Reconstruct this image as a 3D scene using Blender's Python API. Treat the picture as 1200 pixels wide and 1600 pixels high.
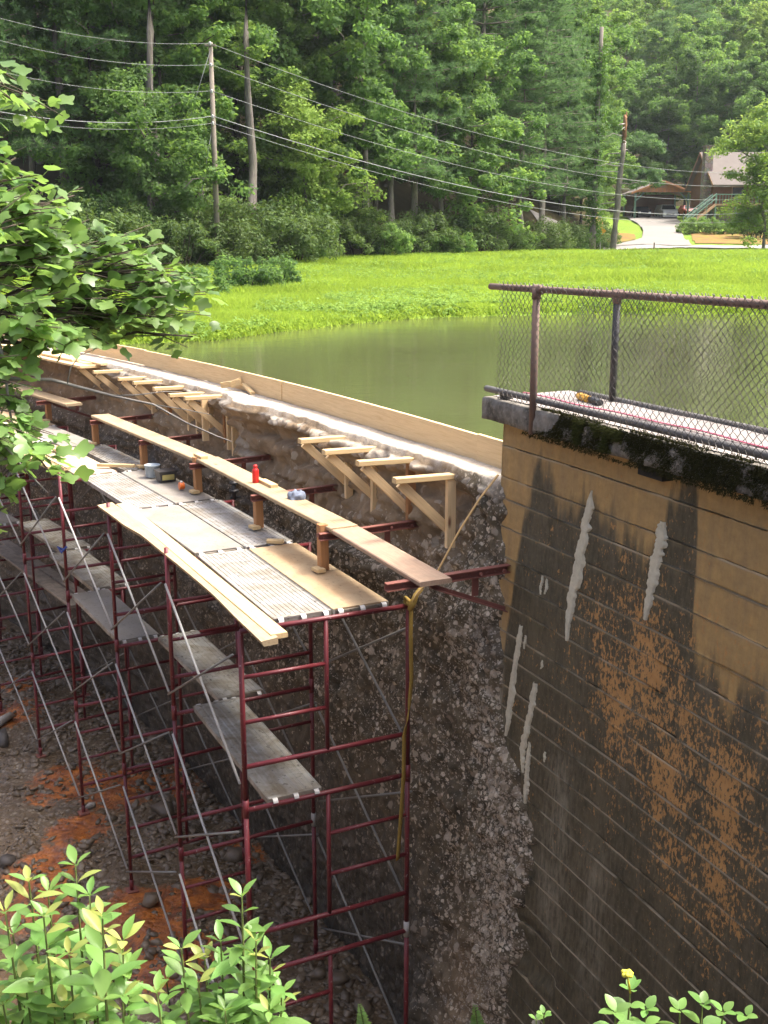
import bpy, math, random
import numpy as np
from mathutils import Vector, Matrix

for o in list(bpy.data.objects):
    bpy.data.objects.remove(o, do_unlink=True)
scene = bpy.context.scene
COL = scene.collection
Z0 = 8.1                       # eye height above the stream bed
HZ = 385.0; FPX = 1700.0       # horizon row and focal length of the 1200x1600 photograph
PITCH = math.atan((800 - HZ) / FPX)

# ---------------------------------------------------------------- camera
cam = bpy.data.cameras.new('camera')
cam.sensor_fit = 'AUTO'; cam.sensor_width = 36.0
cam.lens = 36.0 * FPX / 1600.0
cam.clip_start = 0.05; cam.clip_end = 2000.0
camo = bpy.data.objects.new('camera', cam); COL.objects.link(camo)
camo.location = (0, 0, Z0)
camo.rotation_euler = (math.pi / 2 - PITCH, 0, 0)
scene.camera = camo

# ---------------------------------------------------------------- light
SUN_EL = math.radians(63); SUN_AZ = math.radians(82)     # azimuth from +Y towards +X
SUN_DIR = Vector((math.cos(SUN_EL) * math.sin(SUN_AZ), math.cos(SUN_EL) * math.cos(SUN_AZ), math.sin(SUN_EL)))
world = bpy.data.worlds.new('World'); scene.world = world; world.use_nodes = True
wnt = world.node_tree
sky = wnt.nodes.new('ShaderNodeTexSky'); sky.sky_type = 'NISHITA'; sky.sun_disc = False
sky.sun_elevation = SUN_EL; sky.sun_rotation = SUN_AZ; sky.air_density = 0.5; sky.dust_density = 7.0; sky.ozone_density = 0.2
bg = wnt.nodes['Background']; bg.inputs['Strength'].default_value = 0.15
wnt.links.new(sky.outputs['Color'], bg.inputs['Color'])
sl = bpy.data.lights.new('sun', 'SUN'); sl.energy = 1.35; sl.angle = math.radians(10.0); sl.color = (1.0, 0.97, 0.89)
so = bpy.data.objects.new('sun', sl); COL.objects.link(so)
so.rotation_euler = SUN_DIR.to_track_quat('Z', 'Y').to_euler(); so.location = (0, 0, 60)
vs = scene.view_settings
vs.view_transform = 'Standard'; vs.look = 'None'; vs.gamma = 1.0; vs.use_curve_mapping = False
vs.exposure = 2.0
scene.render.engine = 'CYCLES'
scene.render.resolution_x = 768; scene.render.resolution_y = 1024

# ---------------------------------------------------------------- numeric helpers
rng = np.random.default_rng(7)
random.seed(7)

def _hash(ix, iy, iz, seed):
    n = (ix.astype(np.int64) * 374761393 + iy.astype(np.int64) * 668265263 + iz.astype(np.int64) * 2147483647 + seed * 1274126177) & 0xffffffff
    n = ((n ^ (n >> 13)) * 1274126177) & 0xffffffff
    n = ((n ^ (n >> 16)) * 2246822519) & 0xffffffff
    return ((n ^ (n >> 15)) & 0xffffff) / float(0xffffff)

def vnoise(x, y, z=None, seed=0):
    x = np.asarray(x, float); y = np.asarray(y, float)
    z = np.zeros_like(x) if z is None else np.asarray(z, float)
    ix, iy, iz = np.floor(x), np.floor(y), np.floor(z)
    fx, fy, fz = x - ix, y - iy, z - iz
    fx, fy, fz = [f * f * (3 - 2 * f) for f in (fx, fy, fz)]
    r = 0
    for dx in (0, 1):
        for dy in (0, 1):
            for dz in (0, 1):
                w = (fx if dx else 1 - fx) * (fy if dy else 1 - fy) * (fz if dz else 1 - fz)
                r = r + w * _hash(ix + dx, iy + dy, iz + dz, seed)
    return r

def fbm(x, y, z=None, oct=4, seed=0, gain=.5):
    a = 1.0; t = 0; n = 0; f = 1.0
    for i in range(oct):
        t = t + a * vnoise(np.asarray(x) * f, np.asarray(y) * f, None if z is None else np.asarray(z) * f, seed + i * 17)
        n += a; a *= gain; f *= 2.03
    return t / n

def worley(x, y, seed=0):
    """distance to nearest point and its random value"""
    ix, iy = np.floor(x), np.floor(y)
    d1 = np.full(np.shape(x), 9.0); val = np.zeros(np.shape(x)); zz = np.zeros_like(ix)
    for dx in (-1, 0, 1):
        for dy in (-1, 0, 1):
            cx, cy = ix + dx, iy + dy
            px = cx + _hash(cx, cy, zz, seed); py = cy + _hash(cx, cy, zz, seed + 5)
            d = np.hypot(px - x, py - y)
            m = d < d1
            d1 = np.where(m, d, d1); val = np.where(m, _hash(cx, cy, zz, seed + 9), val)
    return d1, val

def sstep(a, b, x):
    t = np.clip((np.asarray(x, float) - a) / (b - a), 0, 1); return t * t * (3 - 2 * t)

# ---- the dam is an arch: s along it (away from the camera), v across it (towards the pond), z relative to the eye
RAD = 60.0
AZ = math.radians(-25.4)
EU = np.array([math.sin(AZ), math.cos(AZ)]); EV = np.array([math.cos(AZ), -math.sin(AZ)])
A0 = np.array([-1.166, 8.328]); CC = A0 - EV * RAD
def Qn(s, v, z):
    s = np.asarray(s, float); v = np.asarray(v, float); z = np.asarray(z, float)
    a = s / RAD; r = RAD + v
    x = CC[0] + r * (EV[0] * np.cos(a) + EU[0] * np.sin(a))
    y = CC[1] + r * (EV[1] * np.cos(a) + EU[1] * np.sin(a))
    x, y, z = np.broadcast_arrays(x, y, z + Z0)
    return np.stack([x, y, z], -1)
def Q(s, v, z):
    return Vector(Qn(s, v, z).tolist())
def polar(x, y):
    dx = np.asarray(x) - CC[0]; dy = np.asarray(y) - CC[1]
    eu = dx * EU[0] + dy * EU[1]; ev = dx * EV[0] + dy * EV[1]
    return RAD * np.arctan2(eu, ev), np.hypot(eu, ev) - RAD
def es(s):
    a = s / RAD
    return Vector((-(EV[0]) * math.sin(a) + EU[0] * math.cos(a), -(EV[1]) * math.sin(a) + EU[1] * math.cos(a), 0))
def ev(s):
    a = s / RAD
    return Vector((EV[0] * math.cos(a) + EU[0] * math.sin(a), EV[1] * math.cos(a) + EU[1] * math.sin(a), 0))
def bearing(px, D, zrel=0.0):
    """a point D metres ahead on the photograph's column px, zrel above the eye"""
    k = math.hypot(FPX, 800 - HZ)
    # column px holds near the horizon row
    return Vector(((px - 600) / k * D, D, Z0 + zrel))
UP = Vector((0, 0, 1))

# ---------------------------------------------------------------- mesh helpers
ROOT = {}
class MB:
    def __init__(s):
        s.v = []; s.f = []; s.g = []; s.n = 0; s.t = []
    def add(s, verts, faces, grain=None, tint=None):
        b = s.n
        s.v.extend([tuple(p) for p in verts]); s.n += len(verts)
        s.f.extend([tuple(i + b for i in f) for f in faces])
        s.g.extend([tuple(p) for p in (grain if grain is not None else verts)])
        tv = rng.random() if tint is None else tint
        s.t.extend([tv] * len(verts))
    def prism(s, p0, p1, prof, side, up, cap=True, prof1=None):
        """profile points (side, up) swept from p0 to p1"""
        p0 = Vector(p0); p1 = Vector(p1); d = (p1 - p0); L = d.length
        n = len(prof); off = rng.random(3) * 20
        vs_, gs = [], []
        for k, (P, x) in enumerate(((p0, 0), (p1, L))):
            pr = prof if k == 0 or prof1 is None else prof1
            for a, b in pr:
                vs_.append(P + side * a + up * b); gs.append((x + off[0], a + off[1], b + off[2]))
        fs = [(i, (i + 1) % n, n + (i + 1) % n, n + i) for i in range(n)]
        if cap: fs += [tuple(range(n - 1, -1, -1)), tuple(range(n, 2 * n))]
        s.add(vs_, fs, gs); return s
    def plank(s, p0, p1, w, t, up=UP, c=.004):
        """chamfered timber, w across, t thick, its axis from p0 to p1 in the middle"""
        p0 = Vector(p0); p1 = Vector(p1); d = (p1 - p0).normalized()
        side = d.cross(up)
        if side.length < 1e-4: side = d.cross(Vector((1, 0, 0)))
        side.normalize(); u2 = side.cross(d).normalized()
        a, b = w / 2, t / 2
        pr = [(-a + c, -b), (a - c, -b), (a, -b + c), (a, b - c), (a - c, b), (-a + c, b), (-a, b - c), (-a, -b + c)]
        return s.prism(p0, p1, pr, side, u2)
    def box(s, c, dx, dy, dz, ax=Vector((1, 0, 0)), ay=Vector((0, 1, 0)), ch=.004):
        c = Vector(c); return s.plank(c - ax * dx / 2, c + ax * dx / 2, dy, dz, UP, ch)
    def tube(s, p0, p1, r, n=8, r1=None):
        p0 = Vector(p0); p1 = Vector(p1); d = (p1 - p0).normalized()
        side = d.cross(UP)
        if side.length < 1e-3: side = d.cross(Vector((0, 1, 0)))
        side.normalize(); u2 = side.cross(d)
        pr = [(r * math.cos(2 * math.pi * i / n), r * math.sin(2 * math.pi * i / n)) for i in range(n)]
        q = None if r1 is None else [(r1 * math.cos(2 * math.pi * i / n), r1 * math.sin(2 * math.pi * i / n)) for i in range(n)]
        return s.prism(p0, p1, pr, side, u2, True, q)
    def path(s, pts, rad, n=6, flat=1.0, up=UP):
        """tube through points with a radius (or list of radii)"""
        pts = [Vector(p) for p in pts]; m = len(pts)
        rs = rad if isinstance(rad, (list, tuple)) else [rad] * m
        vs_, gs = [], []; L = 0; off = rng.random() * 20
        for i, p in enumerate(pts):
            d = (pts[min(i + 1, m - 1)] - pts[max(i - 1, 0)]).normalized()
            side = d.cross(up)
            if side.length < 1e-3: side = d.cross(Vector((0, 1, 0)))
            side.normalize(); u2 = side.cross(d)
            if i: L += (p - pts[i - 1]).length
            for k in range(n):
                a = 2 * math.pi * k / n
                vs_.append(p + side * rs[i] * math.cos(a) + u2 * rs[i] * flat * math.sin(a))
                gs.append((L + off, rs[i] * math.cos(a), rs[i] * math.sin(a)))
        fs = []
        for i in range(m - 1):
            for k in range(n):
                fs.append((i * n + k, i * n + (k + 1) % n, (i + 1) * n + (k + 1) % n, (i + 1) * n + k))
        fs += [tuple(range(n - 1, -1, -1)), tuple(range((m - 1) * n, m * n))]
        s.add(vs_, fs, gs); return s
    def lathe(s, c, prof, n=20):
        """(radius, height) profile turned about a vertical axis at c"""
        c = Vector(c); vs_ = []
        for r, h in prof:
            for k in range(n):
                a = 2 * math.pi * k / n; vs_.append(c + Vector((r * math.cos(a), r * math.sin(a), h)))
        fs = []
        for i in range(len(prof) - 1):
            for k in range(n):
                fs.append((i * n + k, i * n + (k + 1) % n, (i + 1) * n + (k + 1) % n, (i + 1) * n + k))
        fs += [tuple(range(n - 1, -1, -1)), tuple(range((len(prof) - 1) * n, len(prof) * n))]
        s.add(vs_, fs); return s
    def build(s, name, mat, parent=None, smooth=False, origin=None):
        return link_mesh(name, np.array(s.v, float), s.f, mat, parent, smooth, origin, np.array(s.g, float), np.array(s.t, float))

def link_mesh(name, V, F, mat, parent=None, smooth=False, origin=None, grain=None, tint=None, attrs=None):
    V = np.asarray(V, float).reshape(-1, 3)
    if parent is not None: org = ROOT[parent.name]
    elif origin is not None: org = np.array(origin, float)
    else: org = np.array([(V[:, 0].min() + V[:, 0].max()) / 2, (V[:, 1].min() + V[:, 1].max()) / 2, V[:, 2].min()])
    me = bpy.data.meshes.new(name)
    if isinstance(F, np.ndarray):
        k = F.shape[1]
        me.vertices.add(len(V)); me.vertices.foreach_set('co', (V - org).astype(np.float32).ravel())
        me.loops.add(F.size); me.loops.foreach_set('vertex_index', F.astype(np.int32).ravel())
        me.polygons.add(len(F)); me.polygons.foreach_set('loop_start', np.arange(0, F.size, k, dtype=np.int32))
        try: me.polygons.foreach_set('loop_total', np.full(len(F), k, dtype=np.int32))
        except Exception: pass
        me.update(calc_edges=True)
    else:
        me.from_pydata((V - org).tolist(), [], F); me.update()
    if grain is not None:
        a = me.attributes.new('grain', 'FLOAT_VECTOR', 'POINT'); a.data.foreach_set('vector', np.asarray(grain, np.float32).ravel())
    if tint is not None:
        a = me.attributes.new('tint', 'FLOAT', 'POINT'); a.data.foreach_set('value', np.asarray(tint, np.float32).ravel())
    for k, val in (attrs or {}).items():
        a = me.attributes.new(k, 'FLOAT', 'POINT'); a.data.foreach_set('value', np.asarray(val, np.float32).ravel())
    if smooth: me.polygons.foreach_set('use_smooth', np.ones(len(me.polygons), bool))
    me.validate(clean_customdata=False)
    if mat is not None: me.materials.append(mat)
    o = bpy.data.objects.new(name, me); COL.objects.link(o)
    if parent is not None: o.parent = parent
    else: o.location = org
    ROOT[o.name] = org
    return o

def empty(name, loc):
    o = bpy.data.objects.new(name, None); COL.objects.link(o); o.location = loc; o.empty_display_size = .1
    ROOT[o.name] = np.array(loc, float); return o
def tag(o, label=None, cat=None, group=None, kind=None):
    if label: o['label'] = label
    if cat: o['category'] = cat
    if group: o['group'] = group
    if kind: o['kind'] = kind
    return o
def grid_faces(nr, nc):
    i = np.arange((nr - 1) * (nc - 1)); r = i // (nc - 1); c = i % (nc - 1); a = r * nc + c
    return np.stack([a, a + 1, a + nc + 1, a + nc], 1)
# ---------------------------------------------------------------- materials
M = {}
class NT:
    def __init__(s, name):
        s.m = bpy.data.materials.new(name); s.m.use_nodes = True; s.nt = s.m.node_tree
        s.b = s.nt.nodes['Principled BSDF']; s.out = s.nt.nodes['Material Output']; M[name] = s.m
    def n(s, t, **kw):
        x = s.nt.nodes.new('ShaderNode' + t)
        for k, v in kw.items(): setattr(x, k, v)
        return x
    def put(s, sock, v):
        if hasattr(v, 'is_linked') or isinstance(v, bpy.types.NodeSocket): s.nt.links.new(v, sock)
        else: sock.default_value = v
    def attr(s, name, out='Vector'): return s.n('Attribute', attribute_name=name).outputs[out]
    def pos(s): return s.n('NewGeometry').outputs['Position']
    def objco(s): return s.n('TexCoord').outputs['Object']
    def rnd(s): return s.n('ObjectInfo').outputs['Random']
    def scale(s, vec, sc):
        x = s.n('Mapping'); s.put(x.inputs['Vector'], vec); x.inputs['Scale'].default_value = sc; return x.outputs[0]
    def noise(s, vec, sc, det=4, rough=.55, dist=0):
        x = s.n('TexNoise'); s.put(x.inputs['Vector'], vec)
        x.inputs['Scale'].default_value = sc; x.inputs['Detail'].default_value = det; x.inputs['Roughness'].default_value = rough
        x.inputs['Distortion'].default_value = dist; return x.outputs['Fac']
    def voro(s, vec, sc, out='Distance', feat='F1', rand=1.0):
        x = s.n('TexVoronoi', feature=feat); s.put(x.inputs['Vector'], vec); x.inputs['Scale'].default_value = sc
        x.inputs['Randomness'].default_value = rand; return x.outputs[out]
    def ramp(s, fac, stops, interp='LINEAR'):
        x = s.n('ValToRGB'); s.put(x.inputs['Fac'], fac); r = x.color_ramp; r.interpolation = interp
        while len(r.elements) < len(stops): r.elements.new(.5)
        for e, (p, c) in zip(r.elements, stops):
            e.position = p; e.color = (c, c, c, 1) if isinstance(c, (int, float)) else (*c, 1)
        return x.outputs['Color']
    def mix(s, fac, a, b, mode='MIX'):
        x = s.n('Mix', data_type='RGBA', blend_type=mode)
        s.put(x.inputs[0], fac); s.put(x.inputs[6], a if not isinstance(a, tuple) else (*a, 1)); s.put(x.inputs[7], b if not isinstance(b, tuple) else (*b, 1))
        return x.outputs[2]
    def math(s, op, a, b=0.0, clamp=False):
        x = s.n('Math', operation=op, use_clamp=clamp); s.put(x.inputs[0], a); s.put(x.inputs[1], b); return x.outputs[0]
    def bump(s, h, st=.5, dist=.01, normal=None):
        x = s.n('Bump'); x.inputs['Strength'].default_value = st; x.inputs['Distance'].default_value = dist
        s.put(x.inputs['Height'], h)
        if normal is not None: s.put(x.inputs['Normal'], normal)
        return x.outputs[0]
    def fin(s, col=None, rough=.8, metal=0.0, normal=None, spec=None):
        if col is not None: s.put(s.b.inputs['Base Color'], col if not isinstance(col, tuple) else (*col, 1))
        s.put(s.b.inputs['Roughness'], rough); s.put(s.b.inputs['Metallic'], metal)
        if normal is not None: s.put(s.b.inputs['Normal'], normal)
        if spec is not None: s.put(s.b.inputs['Specular IOR Level'], spec)
        return s.m

def wood(name, light, dark, knot=(.16, .07, .03), var=.25, dirt=0.0, rough=.75):
    t = NT(name); g = t.attr('grain')
    st = t.scale(g, (1.2, 22, 22)); n1 = t.noise(st, 3.0, 5, .6, .6)
    st2 = t.scale(g, (.6, 5, 5)); n2 = t.noise(st2, 2.0, 3)
    c = t.ramp(n1, [(.3, dark), (.5, light), (.75, tuple(min(1, x * 1.12) for x in light))])
    c = t.mix(t.math('MULTIPLY', n2, .55), c, dark, 'MIX')
    kd = t.voro(t.scale(g, (1.0, 3.2, 3.2)), 1.25)
    c = t.mix(t.ramp(kd, [(.05, 1), (.10, 0)]), c, knot)
    tv = t.attr('tint', 'Fac')
    c = t.mix(t.math('MULTIPLY', tv, var), c, tuple(x * .55 for x in dark), 'MIX')
    if dirt:
        d = t.noise(g, 6.0, 6, .65); c = t.mix(t.math('MULTIPLY', t.ramp(d, [(.42, 0), (.62, 1)]), dirt), c, (.13, .105, .08))
    return t.fin(c, rough, 0, t.bump(n1, .25, .004))
wood('new_pine', (.62, .47, .25), (.49, .33, .15))
wood('form_pine', (.72, .54, .30), (.60, .41, .20), var=.12)
wood('weathered_pine', (.46, .355, .21), (.33, .235, .125), var=.4, dirt=.25)
wood('stained_post', (.40, .20, .075), (.27, .12, .045), var=.3)
wood('worn_board', (.40, .28, .19), (.29, .185, .12), var=.2, dirt=.35)
wood('rough_plank', (.34, .29, .23), (.22, .18, .14), var=.3, dirt=.7)

def sheet(name, base, stain, amt, rough=.7):
    t = NT(name); g = t.attr('grain')
    n1 = t.noise(g, 2.4, 6, .6, .8); n2 = t.noise(t.scale(g, (2, 30, 30)), 3, 4, .6); n3 = t.noise(g, 26, 4)
    c = t.mix(t.ramp(n2, [(.3, 0), (.8, .45)]), base, tuple(x * .78 for x in base))
    c = t.mix(t.math('MULTIPLY', t.ramp(n1, [(.4, 0), (.65, 1)]), amt), c, stain)
    c = t.mix(t.math('MULTIPLY', t.ramp(n3, [(.58, 0), (.72, 1)]), amt * .8), c, tuple(x * .5 for x in stain))
    return t.fin(c, rough, 0, t.bump(n3, .2, .003))
sheet('plywood_tan', (.41, .30, .175), (.31, .205, .105), .8)
sheet('plywood_grey', (.25, .23, .20), (.19, .17, .135), .85)
sheet('plywood_bright', (.44, .35, .245), (.42, .33, .22), .5)
def alu(name, base, dirt, amt):
    t = NT(name); g = t.attr('grain')
    n1 = t.noise(g, 3.0, 6, .65, .6); n2 = t.noise(g, 18, 4)
    k = t.math('MULTIPLY', t.ramp(n1, [(.38, 0), (.62, 1)]), amt, True)
    c = t.mix(k, base, dirt)
    c = t.mix(t.math('MULTIPLY', t.ramp(n2, [(.6, 0), (.7, 1)]), amt), c, tuple(x * .45 for x in dirt))
    return t.fin(c, t.ramp(n1, [(.3, .42), (.7, .75)]), .25, t.bump(n2, .15, .002))
alu('aluminium', (.34, .33, .31), (.22, .19, .145), .9)
alu('dirty_aluminium', (.32, .31, .275), (.18, .15, .105), 1.0)
def paint(name, base, worn, rust, amt=.5, rough=.45):
    t = NT(name); p = t.pos()
    n1 = t.noise(p, 30, 5, .7); n2 = t.noise(p, 5, 4)
    c = t.mix(t.math('MULTIPLY', t.ramp(n2, [(.35, 0), (.7, 1)]), .6), base, tuple(x * .55 for x in base))
    c = t.mix(t.math('MULTIPLY', t.rnd(), .45), c, tuple(x * .5 for x in base)); n4 = t.noise(p, 11, 5, .75); c = t.mix(t.ramp(n4, [(.63, 0), (.69, amt)]), c, rust)
    c = t.mix(t.ramp(n1, [(.62, 0), (.68, amt)]), c, worn)
    c = t.mix(t.ramp(n1, [(.24, amt), (.34, 0)]), c, rust)
    return t.fin(c, rough, 0, t.bump(n1, .2, .002))
paint('scaffold_red', (.16, .022, .028), (.42, .36, .34), (.09, .035, .02), .7)
paint('rusty_steel', (.24, .085, .06), (.40, .27, .21), (.10, .035, .02), .7, .7)
paint('galvanised', (.44, .43, .40), (.56, .55, .52), (.22, .15, .10), .5, .5)
paint('dull_galvanised', (.22, .22, .20), (.32, .31, .28), (.14, .10, .07), .6, .6)
paint('hook_metal', (.62, .61, .58), (.7, .7, .68), (.4, .36, .3), .3, .4)
paint('pipe_rust', (.19, .125, .095), (.34, .27, .23), (.11, .05, .03), .7, .75)
paint('pipe_grey', (.13, .125, .12), (.30, .29, .28), (.10, .05, .03), .6, .6)
paint('black_metal', (.03, .03, .032), (.12, .12, .12), (.06, .03, .02), .4, .5)
paint('fence_wire', (.10, .095, .085), (.16, .15, .14), (.09, .05, .03), .6, .6)

def plain(name, col, rough=.6, nsc=12, var=.25, metal=0.0, bump=.1):
    t = NT(name); p = t.objco(); n1 = t.noise(p, nsc, 5, .6)
    c = t.mix(t.ramp(n1, [(.3, 0), (.75, 1)]), col, tuple(x * (1 - var) for x in col))
    return t.fin(c, rough, metal, t.bump(n1, bump, .004))
plain('red_plastic', (.62, .025, .02), .3); plain('orange_plastic', (.75, .16, .02), .4)
plain('bucket_plastic', (.36, .42, .46), .5); plain('bucket_black', (.045, .042, .04), .45)
plain('label_yellow', (.42, .36, .12), .6); plain('rag_blue', (.17, .20, .26), .9)
plain('strap_yellow', (.42, .28, .055), .8, 60, .4); plain('strap_tan', (.55, .36, .14), .85, 60, .3)
plain('pink_strap', (.52, .13, .19), .7); plain('grip_yellow', (.6, .32, .03), .5)
plain('white_rag', (.62, .60, .56), .9); plain('blue_tie', (.03, .06, .25), .6)
plain('green_paint', (.13, .22, .17), .6, 3); plain('brown_siding', (.16, .075, .04), .8, 2); plain('gable_wood', (.44, .20, .08), .7, 2)
plain('trim_wood', (.33, .20, .12), .8, 3); plain('car_white', (.68, .69, .70), .25, 1, .05); plain('car_dark', (.035, .04, .055), .25, 1, .1)
plain('car_glass', (.02, .025, .03), .1, 1, .1); plain('tyre', (.02, .02, .02), .8); plain('car_red', (.42, .04, .03), .3, 1, .1)
plain('lamp_glass', (.75, .76, .78), .2, 1, .05); plain('sign_yellow', (.72, .34, .02), .5, 3, .1); plain('hole_shade', (.015, .014, .013), .9)
plain('pole_wood', (.22, .19, .15), .9, 3, .35); plain('wire_grey', (.24, .25, .25), .6, 3, .1); plain('insulator', (.42, .43, .43), .4)
plain('stub_wood', (.2, .16, .12), .9); plain('flower_yellow', (.60, .55, .05), .7)
plain('window_glass', (.03, .035, .04), .08, 1, .1)

t = NT('shingles'); p = t.pos(); n = t.noise(p, 1.5, 4); w = t.n('TexWave', bands_direction='Z'); t.put(w.inputs['Vector'], p); w.inputs['Scale'].default_value = 2.2
t.fin(t.mix(n, (.10, .088, .078), (.15, .13, .115)), .95, 0, t.bump(w.outputs['Fac'], .3, .02))
t = NT('stone_masonry'); p = t.pos(); v1 = t.voro(p, 3.2, 'Color'); v2 = t.voro(p, 3.2, 'Distance', 'DISTANCE_TO_EDGE')
c = t.mix(t.ramp(v2, [(.02, 1), (.07, 0)]), t.mix(.90, v1, (.20, .165, .135), 'MIX'), (.12, .10, .085))
t.fin(c, .9, 0, t.bump(v2, .5, .03))
t = NT('driveway_concrete'); p = t.pos(); n = t.noise(p, .5, 5); n2 = t.noise(p, 6, 4)
t.fin(t.mix(t.math('MULTIPLY', n2, .6), t.mix(n, (.25, .235, .215), (.17, .16, .145)), (.14, .13, .115)), .9)
t = NT('road_surface'); p = t.pos(); n = t.noise(p, .8, 5)
t.fin(t.mix(n, (.28, .26, .245), (.18, .165, .155)), .9)

# eroded concrete of the dam: exposed pale stones in a dark matrix
t = NT('eroded_concrete'); p = t.pos()
pw = t.n('VectorMath', operation='ADD'); nz = t.n('TexNoise'); t.put(nz.inputs['Vector'], p); nz.inputs['Scale'].default_value = 22; mm_ = t.n('VectorMath', operation='SCALE'); t.put(mm_.inputs[0], nz.outputs['Color']); mm_.inputs['Scale'].default_value = .035; t.put(pw.inputs[0], p); t.put(pw.inputs[1], mm_.outputs[0]); p2 = pw.outputs[0]
va = t.voro(p2, 24, 'Color'); vd = t.voro(p2, 24); vb = t.voro(p2, 62); vbc = t.voro(p2, 62, 'Color')
lg = t.noise(p, .9, 5, .6); md = t.noise(p, 5.5, 5, .65)
sepa = t.n('SeparateColor'); t.put(sepa.inputs[0], va); sepb = t.n('SeparateColor'); t.put(sepb.inputs[0], vbc)
pale = t.attr('pale', 'Fac'); brown = t.attr('brown', 'Fac'); crest = t.attr('crest', 'Fac'); slick = t.attr('slick', 'Fac')
matrix = t.mix(t.ramp(md, [(.3, 0), (.7, 1)]), (.034, .027, .014), (.17, .135, .082))
matrix = t.mix(t.math('MULTIPLY', brown, .9), matrix, t.mix(md, (.15, .10, .052), (.46, .33, .20)))
stone = t.mix(sepa.outputs[1], (.24, .19, .125), (.60, .52, .395)); stone = t.mix(t.math('MULTIPLY', brown, .5), stone, (.42, .31, .19))
thr = t.math('SUBTRACT', t.math('ADD', t.math('ADD', .58, t.math('MULTIPLY', brown, .30)), t.math('MULTIPLY', t.noise(p, 3.2, 5, .65), .62)), t.math('MULTIPLY', pale, .58))
isst = t.math('GREATER_THAN', sepa.outputs[0], thr)
isst = t.math('MULTIPLY', isst, t.ramp(vd, [(.45, 1), (.62, 0)]))
vL = t.voro(p2, 9.5, 'Color'); vLd = t.voro(p2, 9.5); spl = t.n('SeparateColor'); t.put(spl.inputs[0], vL)
c = t.mix(isst, matrix, stone)
isl = t.math('MULTIPLY', t.math('GREATER_THAN', spl.outputs[0], t.math('SUBTRACT', .97, t.math('MULTIPLY', pale, .32))), t.ramp(vLd, [(.40, 1), (.52, 0)])); c = t.mix(isl, c, t.mix(spl.outputs[1], (.20, .155, .105), (.44, .375, .28)))
isb = t.math('MULTIPLY', t.math('GREATER_THAN', sepb.outputs[0], t.math('ADD', thr, .04)), t.ramp(vb, [(.40, 1), (.6, 0)]))
c = t.mix(isb, c, t.mix(sepb.outputs[1], (.20, .165, .12), (.46, .41, .33)))
c = t.mix(t.math('MULTIPLY', slick, t.ramp(lg, [(.2, .9), (.8, .6)])), c, (.022, .020, .017))
cm = t.noise(p, 14, 6, .7)
cc_ = t.mix(t.ramp(cm, [(.40, 0), (.60, 1)]), (.52, .46, .37), (.40, .35, .275)); cc_ = t.mix(t.math('MULTIPLY', t.ramp(t.noise(p, 55, 4, .7), [(.56, 0), (.66, 1)]), .6), cc_, (.20, .165, .12))
c = t.mix(crest, c, cc_)
hh = t.math('ADD', t.math('MULTIPLY', isst, .6), t.math('MULTIPLY', t.noise(p, 40, 5, .7), .8))
t.fin(c, t.mix(slick, (.9, .9, .9), (.45, .45, .45)), 0, t.bump(hh, .55, .02))

# board-marked abutment concrete: ochre lime wash under black biological staining
t = NT('stained_concrete'); g = t.attr('grain'); p = t.pos()
blk = t.attr('black', 'Fac'); och = t.attr('ochre', 'Fac'); lime = t.attr('grey', 'Fac'); edge = t.attr('edge', 'Fac')
vst = t.noise(t.scale(g, (9, 1.3, 1)), 1.0, 6, .65); fine = t.noise(g, 16, 6, .7); fine2 = t.noise(t.scale(g, (30, 6, 1)), 1, 5, .7); big = t.noise(g, 1.3, 4)
ochre = t.mix(t.ramp(fine, [(.3, 0), (.7, 1)]), (.46, .29, .095), (.33, .21, .08))
ochre = t.mix(t.ramp(vst, [(.35, 0), (.75, .7)]), ochre, (.20, .14, .07))
black = t.mix(t.ramp(fine2, [(.32, 0), (.72, 1)]), (.032, .027, .013), (.105, .087, .046))
black = t.mix(t.ramp(vst, [(.5, 0), (.8, .55)]), black, (.13, .108, .068)); mot = t.noise(t.scale(g, (2.6, .8, 1)), 1.0, 5, .6); black = t.mix(t.ramp(mot, [(.52, 0), (.74, .7)]), black, t.mix(fine, (.085, .07, .038), (.16, .13, .075))); black = t.mix(t.ramp(t.noise(g, 34, 4, .7), [(.60, 0), (.70, .5)]), black, (.24, .20, .13))
mb = t.math('ADD', blk, t.math('MULTIPLY', t.math('SUBTRACT', t.mix(.35, vst, fine2), .5), 1.5), True)
c = t.mix(t.ramp(mb, [(.22, 0), (.74, 1)]), ochre, black)
pn = t.math('ADD', t.math('MULTIPLY', t.noise(t.scale(g, (42, 20, 1)), 1.0, 5, .7, .2), .86), t.math('MULTIPLY', t.noise(t.scale(g, (9, 6, 1)), 1.0, 3), .38))
pk = t.math('ADD', t.math('MULTIPLY', t.math('SUBTRACT', och, .55), .22), pn)
c = t.mix(t.ramp(pk, [(.665, 0), (.715, 1)]), c, t.mix(fine, (.46, .25, .085), (.34, .17, .05)))
c = t.mix(t.math('MULTIPLY', lime, t.math('MULTIPLY', t.ramp(fine2, [(.38, .1), (.6, 1)]), t.ramp(vst, [(.35, .15), (.6, .95)]))), c, (.28, .25, .18))
en = t.noise(t.scale(g, (3, 9, 1)), 1.0, 4)
c = t.mix(t.math('MULTIPLY', edge, t.ramp(en, [(.36, 0), (.52, .95)])), c, (.36, .30, .20))
t.fin(c, t.ramp(fine, [(.3, .55), (.7, .9)]), 0, t.bump(t.math('ADD', fine, t.math('MULTIPLY', fine2, .5)), .5, .008))
t = NT('walkway_concrete'); p = t.pos(); n1 = t.noise(p, 3, 6, .6); n2 = t.noise(p, 40, 4, .7)
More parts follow.
